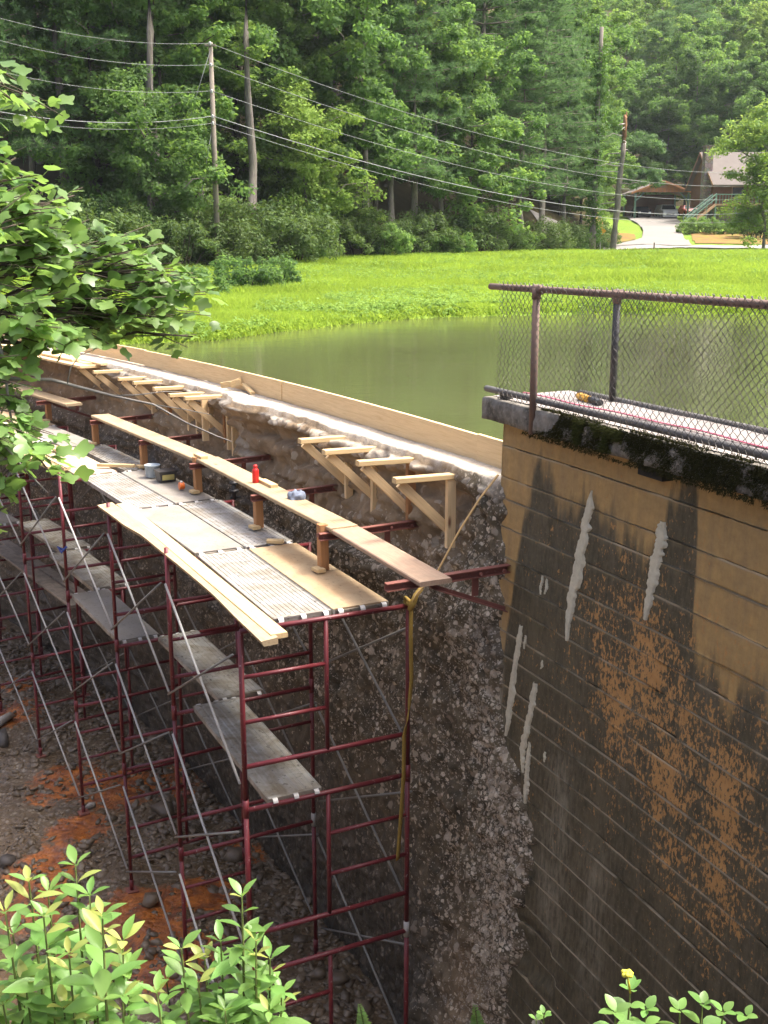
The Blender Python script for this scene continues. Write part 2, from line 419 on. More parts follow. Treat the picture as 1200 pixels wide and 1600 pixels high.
c = t.mix(t.ramp(n1, [(.35, 0), (.7, 1)]), (.34, .31, .285), (.23, .205, .18)); c = t.mix(t.ramp(n2, [(.55, 0), (.7, .6)]), c, (.16, .14, .11))
t.fin(c, .9, 0, t.bump(n2, .3, .006))
t = NT('coping_concrete'); p = t.pos(); n1 = t.noise(p, 5, 6, .65); n2 = t.noise(p, 30, 5, .7)
c = t.mix(t.ramp(n1, [(.35, 0), (.65, 1)]), (.24, .22, .185), (.06, .055, .042)); c = t.mix(t.ramp(n2, [(.5, 0), (.7, .7)]), c, (.30, .28, .24))
t.fin(c, .95, 0, t.bump(n2, .6, .012))
t = NT('lime_crust'); p = t.pos(); n1 = t.noise(p, 18, 5, .7)
t.fin(t.mix(t.ramp(n1, [(.35, 0), (.7, 1)]), (.60, .56, .42), (.46, .42, .30)), .85, 0, t.bump(t.math('ADD', n1, t.noise(p, 60, 4, .7)), .7, .010))

# water
t = NT('pond_water'); p = t.pos()
n1 = t.noise(t.scale(p, (1, 2.2, 1)), 3.2, 4, .6); n2 = t.noise(t.scale(p, (.6, 1.4, 1)), .5, 3); n3 = t.noise(t.scale(p, (1, 3, 1)), .16, 3, .5, 1.2)
t.fin(t.mix(n3, (.062, .072, .028), (.080, .090, .036)), t.ramp(n3, [(.4, .06), (.6, .12)]), 0, t.bump(t.math('ADD', n1, t.math('MULTIPLY', n2, 1.6)), .075, .05), .5)
t.b.inputs['IOR'].default_value = 1.33
t = NT('stream_water'); p = t.pos(); n1 = t.noise(p, 7, 5, .65); n2 = t.noise(p, 1.2, 4)
t.fin(t.mix(n2, (.095, .062, .028), (.15, .075, .035)), .05, 0, t.bump(n1, .45, .04), .6); t.b.inputs['IOR'].default_value = 1.33

# stream bed: wet mud and rubble with iron-orange seeps
t = NT('stream_bed_mud'); p = t.pos()
iron = t.attr('iron', 'Fac'); mud = t.attr('mud', 'Fac'); n1 = t.noise(p, 9, 6, .7); n2 = t.noise(p, 2.0, 5, .6); vo = t.voro(p, 16, 'Color'); vd = t.voro(p, 16)
c = t.mix(n1, (.042, .028, .014), (.17, .118, .065)); sp = t.n('SeparateColor'); t.put(sp.inputs[0], vo)
c = t.mix(t.math('MULTIPLY', t.math('GREATER_THAN', sp.outputs[0], .72), t.ramp(vd, [(.4, 1), (.55, 0)])), c, (.22, .18, .13))
c = t.mix(t.math('MULTIPLY', mud, .9), c, t.mix(n2, (.13, .078, .030), (.21, .135, .058)))
ik = t.math('ADD', iron, t.math('MULTIPLY', t.math('SUBTRACT', t.mix(.5, n2, n1), .5), 1.7), True)
c = t.mix(t.ramp(ik, [(.45, 0), (.62, 1)]), c, t.mix(t.ramp(t.noise(p, 4.5, 5, .7), [(.38, 0), (.62, 1)]), t.mix(n1, (.10, .032, .014), (.20, .062, .022)), t.mix(n1, (.30, .085, .012), (.46, .16, .03))))
t.fin(c, t.ramp(n2, [(.35, .12), (.6, .5)]), 0, t.bump(t.math('ADD', n1, t.math('MULTIPLY', vd, -.6)), .6, .04))
def rock(name, a, b, rough=.6):
    t = NT(name); p = t.objco(); n1 = t.noise(p, 8, 6, .65); tv = t.attr('tint', 'Fac')
    c = t.mix(n1, a, b); c = t.mix(t.math('MULTIPLY', tv, .6), c, tuple(x * .6 for x in a))
    t.fin(c, rough, 0, t.bump(n1, .6, .02))
rock('rubble', (.085, .062, .038), (.24, .185, .125), .45); rock('pale_rock', (.36, .34, .30), (.52, .49, .44)); rock('dark_rock', (.05, .043, .036), (.14, .12, .10), .5)

# vegetation
t = NT('meadow_soil'); p = t.pos(); n1 = t.noise(p, .35, 5); n2 = t.noise(p, 3.2, 6, .7)
c = t.mix(t.ramp(n2, [(.3, 0), (.7, 1)]), (.11, .18, .022), (.20, .30, .042)); c = t.mix(t.ramp(n1, [(.4, 0), (.7, .6)]), c, (.10, .17, .03))
t.fin(c, .95, 0, t.bump(n2, .7, .15), .1)
t = NT('mulch'); p = t.pos(); n1 = t.noise(p, 1.2, 5, .65); t.fin(t.mix(t.ramp(n1, [(.4, 0), (.6, 1)]), (.17, .15, .035), (.20, .11, .05)), .95, 0, t.bump(n1, .5, .1), .1)
t = NT('forest_floor'); p = t.pos(); n1 = t.noise(p, .8, 6, .65)
t.fin(t.mix(n1, (.030, .036, .014), (.10, .075, .04)), .95, 0, t.bump(n1, .6, .2), .1)
t = NT('earth_bank'); p = t.pos(); n1 = t.noise(p, 5, 6, .7)
t.fin(t.mix(n1, (.035, .026, .018), (.12, .085, .055)), .95, 0, t.bump(n1, .6, .05), .1)
def leaf(name, dark, light, trans, tamt=.45, rough=.5, spec=.35, objvar=.35, seam=False):
    t = NT(name); tv = t.attr('tint', 'Fac'); c = t.mix(tv, dark, light)
    if objvar:
        rv = t.rnd(); h = t.n('HueSaturation'); t.put(h.inputs['Color'], c)
        t.put(h.inputs['Value'], t.math('ADD', 1 - objvar / 2, t.math('MULTIPLY', rv, objvar)))
        t.put(h.inputs['Hue'], t.math('ADD', .49, t.math('MULTIPLY', t.math('FRACT', t.math('MULTIPLY', rv, 7.13)), .02)))
        c = h.outputs[0]
    t.put(t.b.inputs['Base Color'], c); t.b.inputs['Roughness'].default_value = rough; t.b.inputs['Specular IOR Level'].default_value = spec
    tr = t.n('BsdfTranslucent'); t.put(tr.inputs['Color'], t.mix(.65, c, trans))
    mx = t.n('MixShader'); mx.inputs[0].default_value = tamt
    t.nt.links.new(t.b.outputs[0], mx.inputs[1]); t.nt.links.new(tr.outputs[0], mx.inputs[2]); t.nt.links.new(mx.outputs[0], t.out.inputs[0])
    return t.m
leaf('broadleaf_dark', (.052, .112, .038), (.12, .215, .064), (.23, .40, .07), .5, .6, .2)
leaf('broadleaf_mid', (.066, .138, .038), (.148, .255, .070), (.31, .48, .075), .5, .6, .2)
leaf('broadleaf_light', (.10, .18, .040), (.20, .31, .075), (.40, .54, .09), .5, .6, .2)
leaf('pine_needles', (.056, .125, .056), (.13, .225, .092), (.23, .40, .11), .4, .6, .2)
leaf('rhododendron', (.045, .080, .024), (.11, .175, .05), (.18, .27, .04), .35, .6, .2)
leaf('grass_blades', (.125, .205, .024), (.26, .38, .050), (.42, .56, .06), .45, .7, .1, 0)
leaf('weed_leaves', (.11, .195, .036), (.25, .36, .085), (.34, .48, .08), .4, .7, .1, .2)
leaf('tulip_leaf', (.10, .20, .055), (.21, .345, .10), (.30, .49, .085), .45, .36, .38, .5)
leaf('shrub_leaf', (.085, .20, .045), (.20, .34, .085), (.34, .54, .09), .40, .38, .4, .55)
leaf('shrub_tip_leaf', (.26, .34, .08), (.40, .41, .13), (.55, .60, .14), .40, .4, .3, .3)
leaf('moss', (.020, .020, .008), (.055, .052, .018), (.05, .06, .015), .2, .9, .1, 0)
leaf('bright_moss', (.035, .042, .012), (.085, .09, .026), (.10, .12, .03), .2, .9, .1, 0)
leaf('ivy', (.035, .10, .022), (.08, .17, .03), (.18, .32, .03))
def bark(name, a, b):
    t = NT(name); g = t.attr('grain'); n = t.noise(t.scale(g, (1.4, 9, 9)), 2.0, 6, .65)
    t.fin(t.mix(t.ramp(n, [(.3, 0), (.7, 1)]), a, b), .95, 0, t.bump(n, .7, .04), .1)
bark('bark_grey', (.12, .105, .09), (.26, .235, .205)); bark('bark_dark', (.03, .026, .022), (.085, .07, .055)); bark('bark_snapped', (.20, .10, .055), (.34, .19, .11))
bark('bark_dead', (.24, .22, .20), (.42, .40, .36)); bark('twig', (.05, .04, .03), (.13, .11, .085)); bark('green_stem', (.06, .09, .025), (.13, .16, .045)); bark('bare_twig', (.13, .12, .11), (.28, .27, .25))
# ================================================================ terrain
WATER = -2.0
POND = [tuple(Qn(s, 2.6, 0)[:2]) for s in np.linspace(-16, 16.5, 24)]
POND += [(-8.6, 22.9), (-6.3, 22.8), (-3.8, 23.9), (-2.7, 26.2), (-.9, 29.3), (1.0, 31.7), (3.8, 32.9), (7.8, 33.8), (12, 33), (18, 31), (24, 24), (26, 10), (20, -4)]
POND = np.array(POND)
def pond_sd(x, y):
    """signed distance, positive outside the pond"""
    x = np.asarray(x, float); y = np.asarray(y, float)
    d = np.full(x.shape, 1e9); inside = np.zeros(x.shape, bool)
    for i in range(len(POND)):
        ax, ay = POND[i]; bx, by = POND[(i + 1) % len(POND)]
        ex, ey = bx - ax, by - ay
        t = np.clip(((x - ax) * ex + (y - ay) * ey) / (ex * ex + ey * ey), 0, 1)
        d = np.minimum(d, np.hypot(x - ax - t * ex, y - ay - t * ey))
        cr = ((ay > y) != (by > y))
        with np.errstate(divide='ignore', invalid='ignore'):
            xi = (bx - ax) * (y - ay) / (by - ay if by != ay else 1e-9) + ax
        inside ^= cr & (x < xi)
    return np.where(inside, -d, d)
TLX = [-90, -17, -10, 0, 8, 15, 20, 24, 60, 140]; TLY = [34, 50, 56, 68, 79, 90, 98, 152, 165, 165]
def treeline(x): return np.interp(x, TLX, TLY)
def upland(x, y):
    x = np.asarray(x, float); y = np.asarray(y, float)
    d = pond_sd(x, y)
    h = np.where(d > 0, -2.0 + .22 * sstep(0, .7, d) + 1.25 * sstep(0, 42, d), -2.0 - .35 * np.minimum(-d, 4.0))
    h = h + (fbm(x * .35, y * .35, oct=3, seed=3) - .5) * .35 * sstep(.5, 4, d)
    e = y - treeline(x)
    h = h + np.where(e > 0, .40 * np.minimum(e, 150) * sstep(0, 6, e), 0) * (1 + .2 * (fbm(x * .05, y * .05, seed=5) - .5))
    h = h + .084 * np.clip(y - 100, 0, 60) * sstep(17, 21, x) + (.10 * sstep(82, 91, y) + .52 * np.clip((y - 91.5) / 8.5, 0, 1)) * sstep(9, 16, x)
    return h
ax_ = np.concatenate([np.linspace(-300, -50, 16), np.arange(-48, 60, .9), np.linspace(62, 300, 16)])
ay_ = np.concatenate([np.linspace(-40, 4, 8), np.arange(5, 112, .8), np.linspace(114, 420, 40)])
gx, gy = np.meshgrid(ax_, ay_)
hz = upland(gx, gy)
s_, v_ = polar(gx, gy)
F = grid_faces(len(ay_), len(ax_))
vv = v_.ravel(); keep = (vv[F] > 2.35).all(1)
V = np.stack([gx, gy, hz + Z0], -1).reshape(-1, 3)
forest = sstep(-2, 3, gy - treeline(gx)).ravel()
ground = link_mesh('ground', V, F[keep], M['meadow_soil'], smooth=True, origin=(0, 0, 0))
ground.data.materials.append(M['forest_floor'])
fc = forest[F[keep]].mean(1) > .5
ground.data.polygons.foreach_set('material_index', fc.astype(np.int32))
tag(ground, kind='structure')
def gz(x, y): return float(upland(np.array([x]), np.array([y]))[0]) + Z0
def on_ground(px, D):
    p = bearing(px, D); return Vector((p.x, p.y, gz(p.x, p.y)))

# pond: one sheet, its bank edge lies under the land
wp = [tuple(Qn(s, 2.62, 0)[:2]) for s in np.linspace(-16, 17.5, 40)] + [(-12, 26), (-6, 30), (-4, 36), (12, 40), (24, 36), (32, 24), (32, 4), (22, -8)]
link = MB(); link.add([(x, y, WATER + Z0) for x, y in wp], [tuple(range(len(wp)))])
pond = link.build('pond_water', M['pond_water'], origin=(0, 0, 0)); tag(pond, kind='structure')

# downstream: stream bed and the near bank
def bed(x, y):
    x = np.asarray(x, float); y = np.asarray(y, float)
    s, v = polar(x, y)
    h = -8.1 + (fbm(x * .8, y * .8, oct=4, seed=21) - .5) * .42 + (fbm(x * 4, y * 4, oct=3, seed=22) - .5) * .10
    bank = np.interp(s, [-14, -8.3, -6.8, -5.5, -3.9, -2.5, -.9], [-1.2, -1.72, -2.3, -3.9, -5.6, -7.2, -8.1])
    h = np.maximum(h, bank + (fbm(x * 2, y * 2, seed=4) - .5) * .25)
    ch = np.exp(-((v + 2.55 + .25 * np.sin(s * .6)) / .85) ** 2) * sstep(-3, 1, s)
    h = h - .38 * ch + .18 * np.exp(-((v - .4) / 1.3) ** 2)
    h = h + .55 * np.clip(-6.2 - v, 0, 9) * (1 + .3 * (fbm(x * .5, y * .5, seed=9) - .5))
    h = h + np.clip(s - 21, 0, 12) * .6
    return h
bx_ = np.concatenate([np.linspace(-60, -16, 16), np.arange(-15, 6, .11)])
by_ = np.concatenate([np.linspace(-30, -1, 12), np.arange(-.5, 26, .12), np.linspace(27, 60, 12)])
gx, gy = np.meshgrid(bx_, by_)
hb = bed(gx, gy); s_, v_ = polar(gx, gy); vv = v_.ravel()
F = grid_faces(len(by_), len(bx_)); keep = (vv[F] < 2.95).all(1)
V = np.stack([gx, gy, hb + Z0], -1).reshape(-1, 3)
def blob(x, y, cx, cy, r, k=1): return np.exp(-(((x - cx) ** 2 + (y - cy) ** 2) / r ** 2)) * k
iron = np.zeros_like(gx)
for cx, cy, r in [(-4.75, 15.1, .75), (-4.0, 14.9, .8), (-3.4, 15.2, .7), (-4.3, 13.7, .5), (-4.45, 12.8, .6), (-4.35, 12.0, .55), (-3.0, 11.7, .75), (-2.3, 12.2, .6), (-2.5, 10.9, .7), (-6.4, 17.6, .55), (-6.7, 18.8, .5), (-1.9, 13.3, .35), (-3.7, 11.3, .4)]:
    iron = np.maximum(iron, blob(gx, gy, cx, cy, r, 1.0))
mudm = sstep(.35, .9, np.exp(-((v_ + 2.1) / 1.25) ** 2))
bankm = sstep(-7.6, -6.6, hb)
stream_bed = link_mesh('stream_bed', V, F[keep], M['stream_bed_mud'], smooth=True, origin=(0, 0, 0), attrs={'iron': iron.ravel(), 'mud': mudm.ravel()})
stream_bed.data.materials.append(M['earth_bank'])
stream_bed.data.polygons.foreach_set('material_index', (bankm.ravel()[F[keep]].mean(1) > .6).astype(np.int32))
tag(stream_bed, kind='structure')
ss = np.linspace(-1.5, 22, 60); ww = np.linspace(-4.0, -1.35, 8)
S, W_ = np.meshgrid(ss, ww); P = Qn(S, W_ - .25 * np.sin(S * .6), -8.235)
stream = link_mesh('stream_water', P.reshape(-1, 3), grid_faces(8, 60), M['stream_water'], smooth=True, origin=(0, 0, 0)); tag(stream, kind='structure')

# ================================================================ the arch dam
def vface(z): return 1.95 + (np.asarray(z) + 8.1) / 6.2 * .22
JZ = [-8.4, -6.9, -6.0, -5.2, -4.73, -4.31, -3.95, -3.06, -1.0]; JS = [-.70, -.82, -.98, -1.06, -1.13, -.81, -.55, -.43, -.42]
def joint(z): return np.interp(z, JZ, JS)
sc_ = [-1.7]
while sc_[-1] < 27:
    a = sc_[-1]; sc_.append(a + (.022 if a < 3.6 else .022 + (a - 3.6) * .010 if a < 12 else .106 + (a - 12) * .02))
sc_ = np.array(sc_)
zf = np.arange(-8.45, -1.995, .030)
nf = len(zf)
top_v = np.concatenate([[.006, .018, .035, .055, .08], np.linspace(.10, .58, 18)])
S, T = np.meshgrid(sc_, np.arange(nf + len(top_v)))
zr = np.where(T < nf, zf[np.minimum(T, nf - 1)], np.array([0] * nf + list(-1.995 + .02 * sstep(0, .03, top_v)))[T])
tv_ = np.where(T < nf, 0.0, np.array([0] * nf + list(top_v))[T])
isface = T < nf
cl = zr
d1, r1 = worley(S / .095, cl / .085, 31); d2, r2 = worley(S / .045, cl / .045, 33); d3, r3 = worley(S / .26, cl / .20, 35)
stones = .042 * np.clip(.62 - d1, 0, 1) * (r1 > .25) * (.5 + r1) + .020 * np.clip(.55 - d2, 0, 1) * (r2 > .3) + .10 * np.clip(.5 - d3, 0, 1) * (r3 > .55)
big = (fbm(S * .8, cl * .9, oct=3, seed=41) - .5) * .26
midn = (fbm(S * 4.5, cl * 4.5, oct=4, seed=43) - .5) * .13
strat = (fbm(S * .7, cl * 4.2, oct=3, seed=45) - .5) * .18 * sstep(-4.2, -2.6, cl)
nearj = sstep(.0, .9, S - joint(cl))
inside = sstep(-.30, -.02, S - joint(cl) - (fbm(cl * 6, S * 2, seed=47) - .5) * .25)
smoothz = sstep(.2, 1.2, S) * sstep(-4.8, -6.2, cl) * sstep(14, 6, S)
out = (big * nearj + strat * nearj + midn * (.35 + .65 * nearj)) * (1 - .75 * smoothz) + 1.25 * stones * (1 - .7 * smoothz)
# a lip below the crest where the old concrete has spalled away
lip = (sstep(-2.22, -2.06, cl) * .07 - sstep(-3.1, -2.5, cl) * sstep(-2.10, -2.24, cl) * .09) * nearj
terr_z = cl + .22 * (fbm(S * .9, cl * 1.2, oct=4, seed=91) - .5); tq = np.floor(terr_z / .23)
terr = (_hash(tq, np.floor(S * .55 + tq * .37), tq * 0, 92) - .5) * .13 * sstep(-4.4, -3.0, cl) * nearj
ridge = (np.abs(fbm(S * 9, cl * 9, oct=4, seed=93) - .5) * 2) ** .7 * .06
edgev = ((fbm(S * .9, S * 0 + 3.3, oct=3, seed=51) - .5) * .22 + (fbm(S * 7, S * 0 + 5.3, oct=3, seed=52) - .5) * .06) * nearj
bulge = np.exp(-((S - 5.2) / .55) ** 2) * .20 * sstep(-2.5, -2.0, cl)
vv_ = vface(cl) - (out + terr * sstep(-1.99, -2.08, cl) + ridge) * (.25 + .75 * inside) - (lip + bulge) - edgev * sstep(-2.8, -2.1, cl) + (1 - inside) * .20
vtopfront = np.where(isface, 0, vface(-1.995) - .07 * nearj - bulge - edgev + .3 * (S < -.45))
rough_top = (fbm(S * 5, tv_ * 9 + 2, oct=4, seed=53) - .5) * .026 + .012 * np.clip(.6 - worley(S / .06, tv_ / .06, 37)[0], 0, 1)
vv_ = np.where(isface, vv_, np.minimum(vtopfront + tv_ * 1.05, 2.74) - .3 * stones)
zz_ = np.where(isface, zr + (fbm(S * 3, cl * 3, seed=54) - .5) * .03, zr + rough_top * (.3 + .7 * sstep(0, .06, tv_)) * (S > -.42) + .05 * sstep(0, .02, tv_) + .02 * sstep(2.0, .3, S) - .022 * (1 - sstep(0, .06, tv_)) * sstep(.45, .62, fbm(S * 6, S * 0 + 1.7, oct=3, seed=49)))
P = Qn(S, vv_, zz_)
pale = .17 + .78 * np.exp(-((S - joint(cl) - .25) / .38) ** 2) * sstep(-2.9, -4.1, cl) + .25 * (fbm(S * 1.2, cl * 1.2, seed=55) - .4) + .30 * sstep(-3.4, -2.9, cl) * sstep(2.6, 1.0, S) * sstep(-2.5, -2.8, cl)
pale = np.clip(pale - .35 * smoothz, 0, 1)
brown = np.clip(sstep(-3.3, -2.6, cl) * sstep(-.1, .6, S) * (.7 + .9 * (fbm(S * 1.6, cl * 2.4, seed=57) - .4)) + .55 * np.exp(-((S + .35) / .45) ** 2) * sstep(-5.8, -6.8, cl), 0, 1)
cn = fbm(S * 3.0, cl * 3.5, oct=5, seed=58)
crest = np.where(isface, .8 * (cn + .35 * sstep(-2.12, -2.0, cl) > .70) * sstep(-2.3, -2.05, cl), sstep(.0, .03, tv_ + .06 * (cn - .5))) * sstep(-.6, -.3, S)
crest = np.maximum(crest, .85 * np.exp(-((S - 5.35) / .22) ** 2) * sstep(-3.2, -2.6, cl) * (cn > .42))
slick = np.clip(sstep(-5.0, -7.2, cl) * sstep(-.2, .9, S) * .95 + .55 * sstep(2.5, 7, S) * sstep(-2.6, -3.4, cl) + .5 * sstep(-2.95, -3.4, cl) * sstep(-3.7, -3.2, cl) * (fbm(S * 2, cl * 1.5, seed=59) > .52), 0, .95)  # darkens and smooths the face near its base and below deck level
slick = slick * np.where(isface, 1, 0)
dam = empty('arch_dam', Q(8, 2.3, -8.1))
tag(dam, 'long curved concrete dam, its eroded face of pale stones behind the scaffold', 'dam')
link_mesh('eroded_face', P.reshape(-1, 3), grid_faces(P.shape[0], P.shape[1]), M['eroded_concrete'], dam, False, attrs={'pale': pale.ravel(), 'brown': brown.ravel(), 'crest': crest.ravel(), 'slick': slick.ravel()})
Sg, Zg = np.meshgrid(np.linspace(-1.0, 27, 60), np.linspace(-2.02, -6.5, 6))
link_mesh('upstream_face', Qn(Sg, 2.735 + Sg * 0, Zg).reshape(-1, 3), grid_faces(6, 60), M['coping_concrete'], dam, True)

# ================================================================ the abutment with its walkway
ab = empty('abutment_wall', Q(-4, 2.4, -8.1))
tag(ab, 'tall board-marked concrete abutment wall, ochre above and stained black below', 'wall')
zs = [-1.385]
hh_ = [.21, .24, .20, .22, .24, .21, .19, .25, .22, .23]
i = 0
while zs[-1] > -8.3:
    zs.append(zs[-1] - hh_[i % 10] * (1 + .12 * math.sin(i * 2.3))); i += 1
SEND = -9.5
scol = np.concatenate([[0], np.arange(.03, 4.4, .026), np.linspace(4.45, 9.0, 26)])
def boundary(s):   # height at which the black staining begins
    b = np.interp(s, [-9, -4, -3.45, -3.2, -2.95, -2.82, -2.76, -2.5, -2.42, -2.0, -1.8, -1.6, -1.4, -1.15, -.95, -.8, -.7, -.6, -.3],
                  [-2.4, -2.6, -2.45, -2.62, -2.45, -2.30, -1.40, -1.40, -1.90, -1.98, -1.93, -1.90, -1.88, -1.80, -1.66, -1.95, -2.5, -3.5, -4.0])
    return b
for ci in range(len(zs) - 1):
    z1, z0 = zs[ci], zs[ci + 1]
    rows = max(6, int((z1 - z0) / .03))
    zrow = np.concatenate([[z0 + .002, z0 + .008], np.linspace(z0 + .02, z1 - .02, rows), [z1 - .009, z1 - .002]])
    zc = (z0 + z1) / 2
    Sg, Zg = np.meshgrid(scol, zrow)
    ragged = joint(Zg) + .02 + (fbm(Zg * 7, Zg * 0 + 5, oct=3, seed=61) - .5) * .14 * sstep(-2.8, -3.6, Zg)
    # below the spall the face is broken away in a band
    SS = ragged - Sg * (np.maximum(ragged, joint(Zg)) * 0 + 1)
    lay = (random.random() - .5) * .005
    vw = vface(Zg) + .004 + lay + (fbm(SS * 1.5, Zg * 1.5, seed=62) - .5) * .016 + (fbm(SS * 14, Zg * 14, oct=3, seed=63) - .5) * .005
    # fins of cement that squeezed through the board joints
    fin = np.zeros_like(vw)
    fl = fbm(SS * 3.0 + ci * 7.7, Zg * 0 + ci * 1.3, oct=3, seed=64)
    fin[-1] = np.where(fl[-1] > .40, .011, -.004); fin[0] = np.where(fl[0] > .45, .003, -.005)
    vw = vw - fin
    spall = np.exp(-(((SS + 1.35) / .34) ** 2 + ((Zg + 5.75) / .35) ** 2)) + np.exp(-(((SS + 1.85) / .2) ** 2 + ((Zg + 6.6) / .3) ** 2))
    vw = vw + .05 * sstep(.45, .75, spall + (fbm(SS * 9, Zg * 9, seed=65) - .5) * .5)
    V1 = Qn(SS, vw, Zg).reshape(-1, 3)
    nr, nc = Zg.shape; F1 = grid_faces(nr, nc)[:, ::-1]
    # returns at the far end and along the top and bottom joints
    back = Qn(SS, vface(Zg) + .06, Zg).reshape(-1, 3)
    idx = np.arange(nr * nc).reshape(nr, nc); off = nr * nc
    ring = [np.stack([idx[:-1, 0], idx[1:, 0], idx[1:, 0] + off, idx[:-1, 0] + off], 1),
            np.stack([idx[-1, :-1], idx[-1, 1:], idx[-1, 1:] + off, idx[-1, :-1] + off], 1),
            np.stack([idx[0, 1:], idx[0, :-1], idx[0, :-1] + off, idx[0, 1:] + off], 1)]
    VV = np.concatenate([V1, back]); FF = np.concatenate([F1] + ring)
    bl = sstep(.24, -.34, Zg - boundary(SS) - (fbm(SS * 13, Zg * .6, oct=4, seed=66) - .5) * .62)
    oc = np.exp(-(((SS + 2.0 + (Zg + 2.7) * .05) / .5) ** 2 + ((Zg + 2.9) / .7) ** 2)) * .5 + np.exp(-(((SS + 2.75) / .75) ** 2 + ((Zg + 3.0) / .75) ** 2)) * .62 + np.exp(-(((SS + 3.1) / .55) ** 2 + ((Zg + 3.8) / .9) ** 2)) * .55 + .30
    oc = oc * (.25 + .75 * sstep(-5.4, -4.0, Zg)) * (.35 + 1.0 * fbm(SS * 3.3, Zg * 2.2, oct=4, seed=67))
    gr = np.exp(-((SS - joint(Zg) + .06) / .07) ** 2) * sstep(-2.7, -3.0, Zg) * sstep(-4.3, -3.9, Zg) + .75 * np.exp(-(((SS + 1.50) / .20) ** 2)) * sstep(-3.6, -4.2, Zg) * sstep(-6.0, -5.0, Zg) + .7 * np.exp(-(((SS + 2.05) / .15) ** 2)) * sstep(-4.2, -4.6, Zg) * sstep(-6, -5.2, Zg)
    ed = np.zeros_like(Zg); ed[-1] = 1; ed[-2] = .9; ed[-3] = .1
    a2 = {k: np.concatenate([x.ravel(), x.ravel()]) for k, x in dict(black=bl, ochre=oc, grey=np.clip(gr, 0, 1), edge=ed).items()}
    gr2 = np.stack([np.concatenate([SS.ravel()] * 2), np.concatenate([Zg.ravel()] * 2), np.zeros(2 * nr * nc)], 1)
    link_mesh('concrete_course', VV, FF, M['stained_concrete'], ab, True, grain=gr2, attrs=a2)
# solid core behind the courses
core = MB()
sl_ = np.linspace(-.47, -9.4, 20)
V1 = []
for s in sl_:
    for v, z in ((2.215, -1.40), (2.0, -8.4), (2.85, -8.4), (2.85, -1.40)): V1.append(Q(s, v + (.02 if z < -5 else 0), z))
F1 = [(4 * i + a, 4 * i + (a + 1) % 4, 4 * i + 4 + (a + 1) % 4, 4 * i + 4 + a) for i in range(19) for a in range(4)] + [(3, 2, 1, 0)]
core.add(V1, F1); core.build('core', M['coping_concrete'], ab)
# coping slab: weathered, its front edge crumbled
scp = np.concatenate([np.arange(-.32, -4.6, -.03), np.linspace(-4.7, -9.4, 16)])
prof = [(2.16, -1.385), (2.06, -1.385), (2.034, -1.378), (2.03, -1.34), (2.03, -1.29), (2.03, -1.24), (2.036, -1.208), (2.06, -1.20), (2.2, -1.198), (2.4, -1.197), (2.6, -1.197), (2.8, -1.198), (2.88, -1.20), (2.90, -1.24), (2.90, -1.385)]
Sg, Kg = np.meshgrid(scp, np.arange(len(prof)))
pv = np.array([p[0] for p in prof])[Kg]; pz = np.array([p[1] for p in prof])[Kg]
front = sstep(2.3, 2.06, pv)
pv = pv + front * ((fbm(Sg * 3, pz * 8, oct=3, seed=71) - .5) * .04 + (fbm(Sg * 16, pz * 25, oct=3, seed=72) - .5) * .04)
pz = pz + (fbm(Sg * 5, pv * 5, oct=3, seed=73) - .5) * .016
V1 = Qn(Sg, pv, pz).reshape(-1, 3); F1 = grid_faces(len(prof), len(scp))
cop = link_mesh('coping', V1, F1, M['coping_concrete'], ab, True)
nc = len(scp); endf = MB(); endf.add([V1[k * nc] for k in range(len(prof))], [tuple(range(len(prof)))]); endf.build('coping_end', M['coping_concrete'], ab)
Sg, Vg = np.meshgrid(scp - .02, np.linspace(2.12, 2.86, 10))
Zg = -1.192 + (fbm(Sg * 5, Vg * 5, oct=3, seed=73) - .5) * .012
link_mesh('walkway_surface', Qn(Sg, Vg, Zg).reshape(-1, 3), grid_faces(10, nc), M['walkway_concrete'], ab, True)
# lime crusts that have run down the face
def crust(pts, w, name='lime_streak', th=.007):
    n = 90; ts = np.linspace(0, 1, n); arr = np.array(pts)
    k = np.linspace(0, 1, len(arr))
    cs = np.interp(ts, k, arr[:, 0]); czz = np.interp(ts, k, arr[:, 1]); cw = np.interp(ts, np.linspace(0, 1, len(w)), w)
    cols = np.linspace(-1, 1, 9)
    C, T = np.meshgrid(cols, ts)
    sd = float(pts[0][0]) * 13.7
    wob = cw[:, None] * 1.25 * (1 + 1.5 * (fbm(T * 26 + sd, np.sign(C) * 3.1 + sd, oct=4, seed=75) - .5))
    SS = cs[:, None] + C * wob + (fbm(T * 3 + sd, T * 0, oct=3, seed=76) - .5)[:, :] * .03
    ZZ = czz[:, None] + C * 0
    hgt = np.sqrt(np.clip(1 - C ** 2, 0, 1)) * th * (.5 + fbm(SS * 25, ZZ * 12, oct=3, seed=77)) * np.minimum(1, cw[:, None] / .02)
    V1 = Qn(SS, vface(ZZ) - .006 - hgt + .012 * (np.abs(C) > .98), ZZ).reshape(-1, 3)
    link_mesh(name, V1, grid_faces(n, 9), M['lime_crust'], ab, True)
crust([(-1.645, -1.72), (-1.60, -2.0), (-1.56, -2.3), (-1.50, -2.6), (-1.48, -2.93)], [.006, .04, .045, .04, .05, .05, .035, .03, .012])
crust([(-2.45, -1.76), (-2.43, -1.95), (-2.40, -2.2), (-2.36, -2.47)], [.02, .05, .035, .05, .045, .03, .012])
crust([(-1.09, -3.42), (-1.05, -3.7), (-.98, -4.05), (-1.0, -4.25)], [.022, .03, .026, .034, .03, .022, .01])
crust([(-1.06, -3.95), (-1.07, -4.2), (-1.06, -4.5)], [.008, .022, .02, .028, .012])
crust([(-.84, -3.02), (-.80, -3.3), (-.75, -3.7), (-.71, -4.05)], [.015, .03, .022, .032, .03, .01])
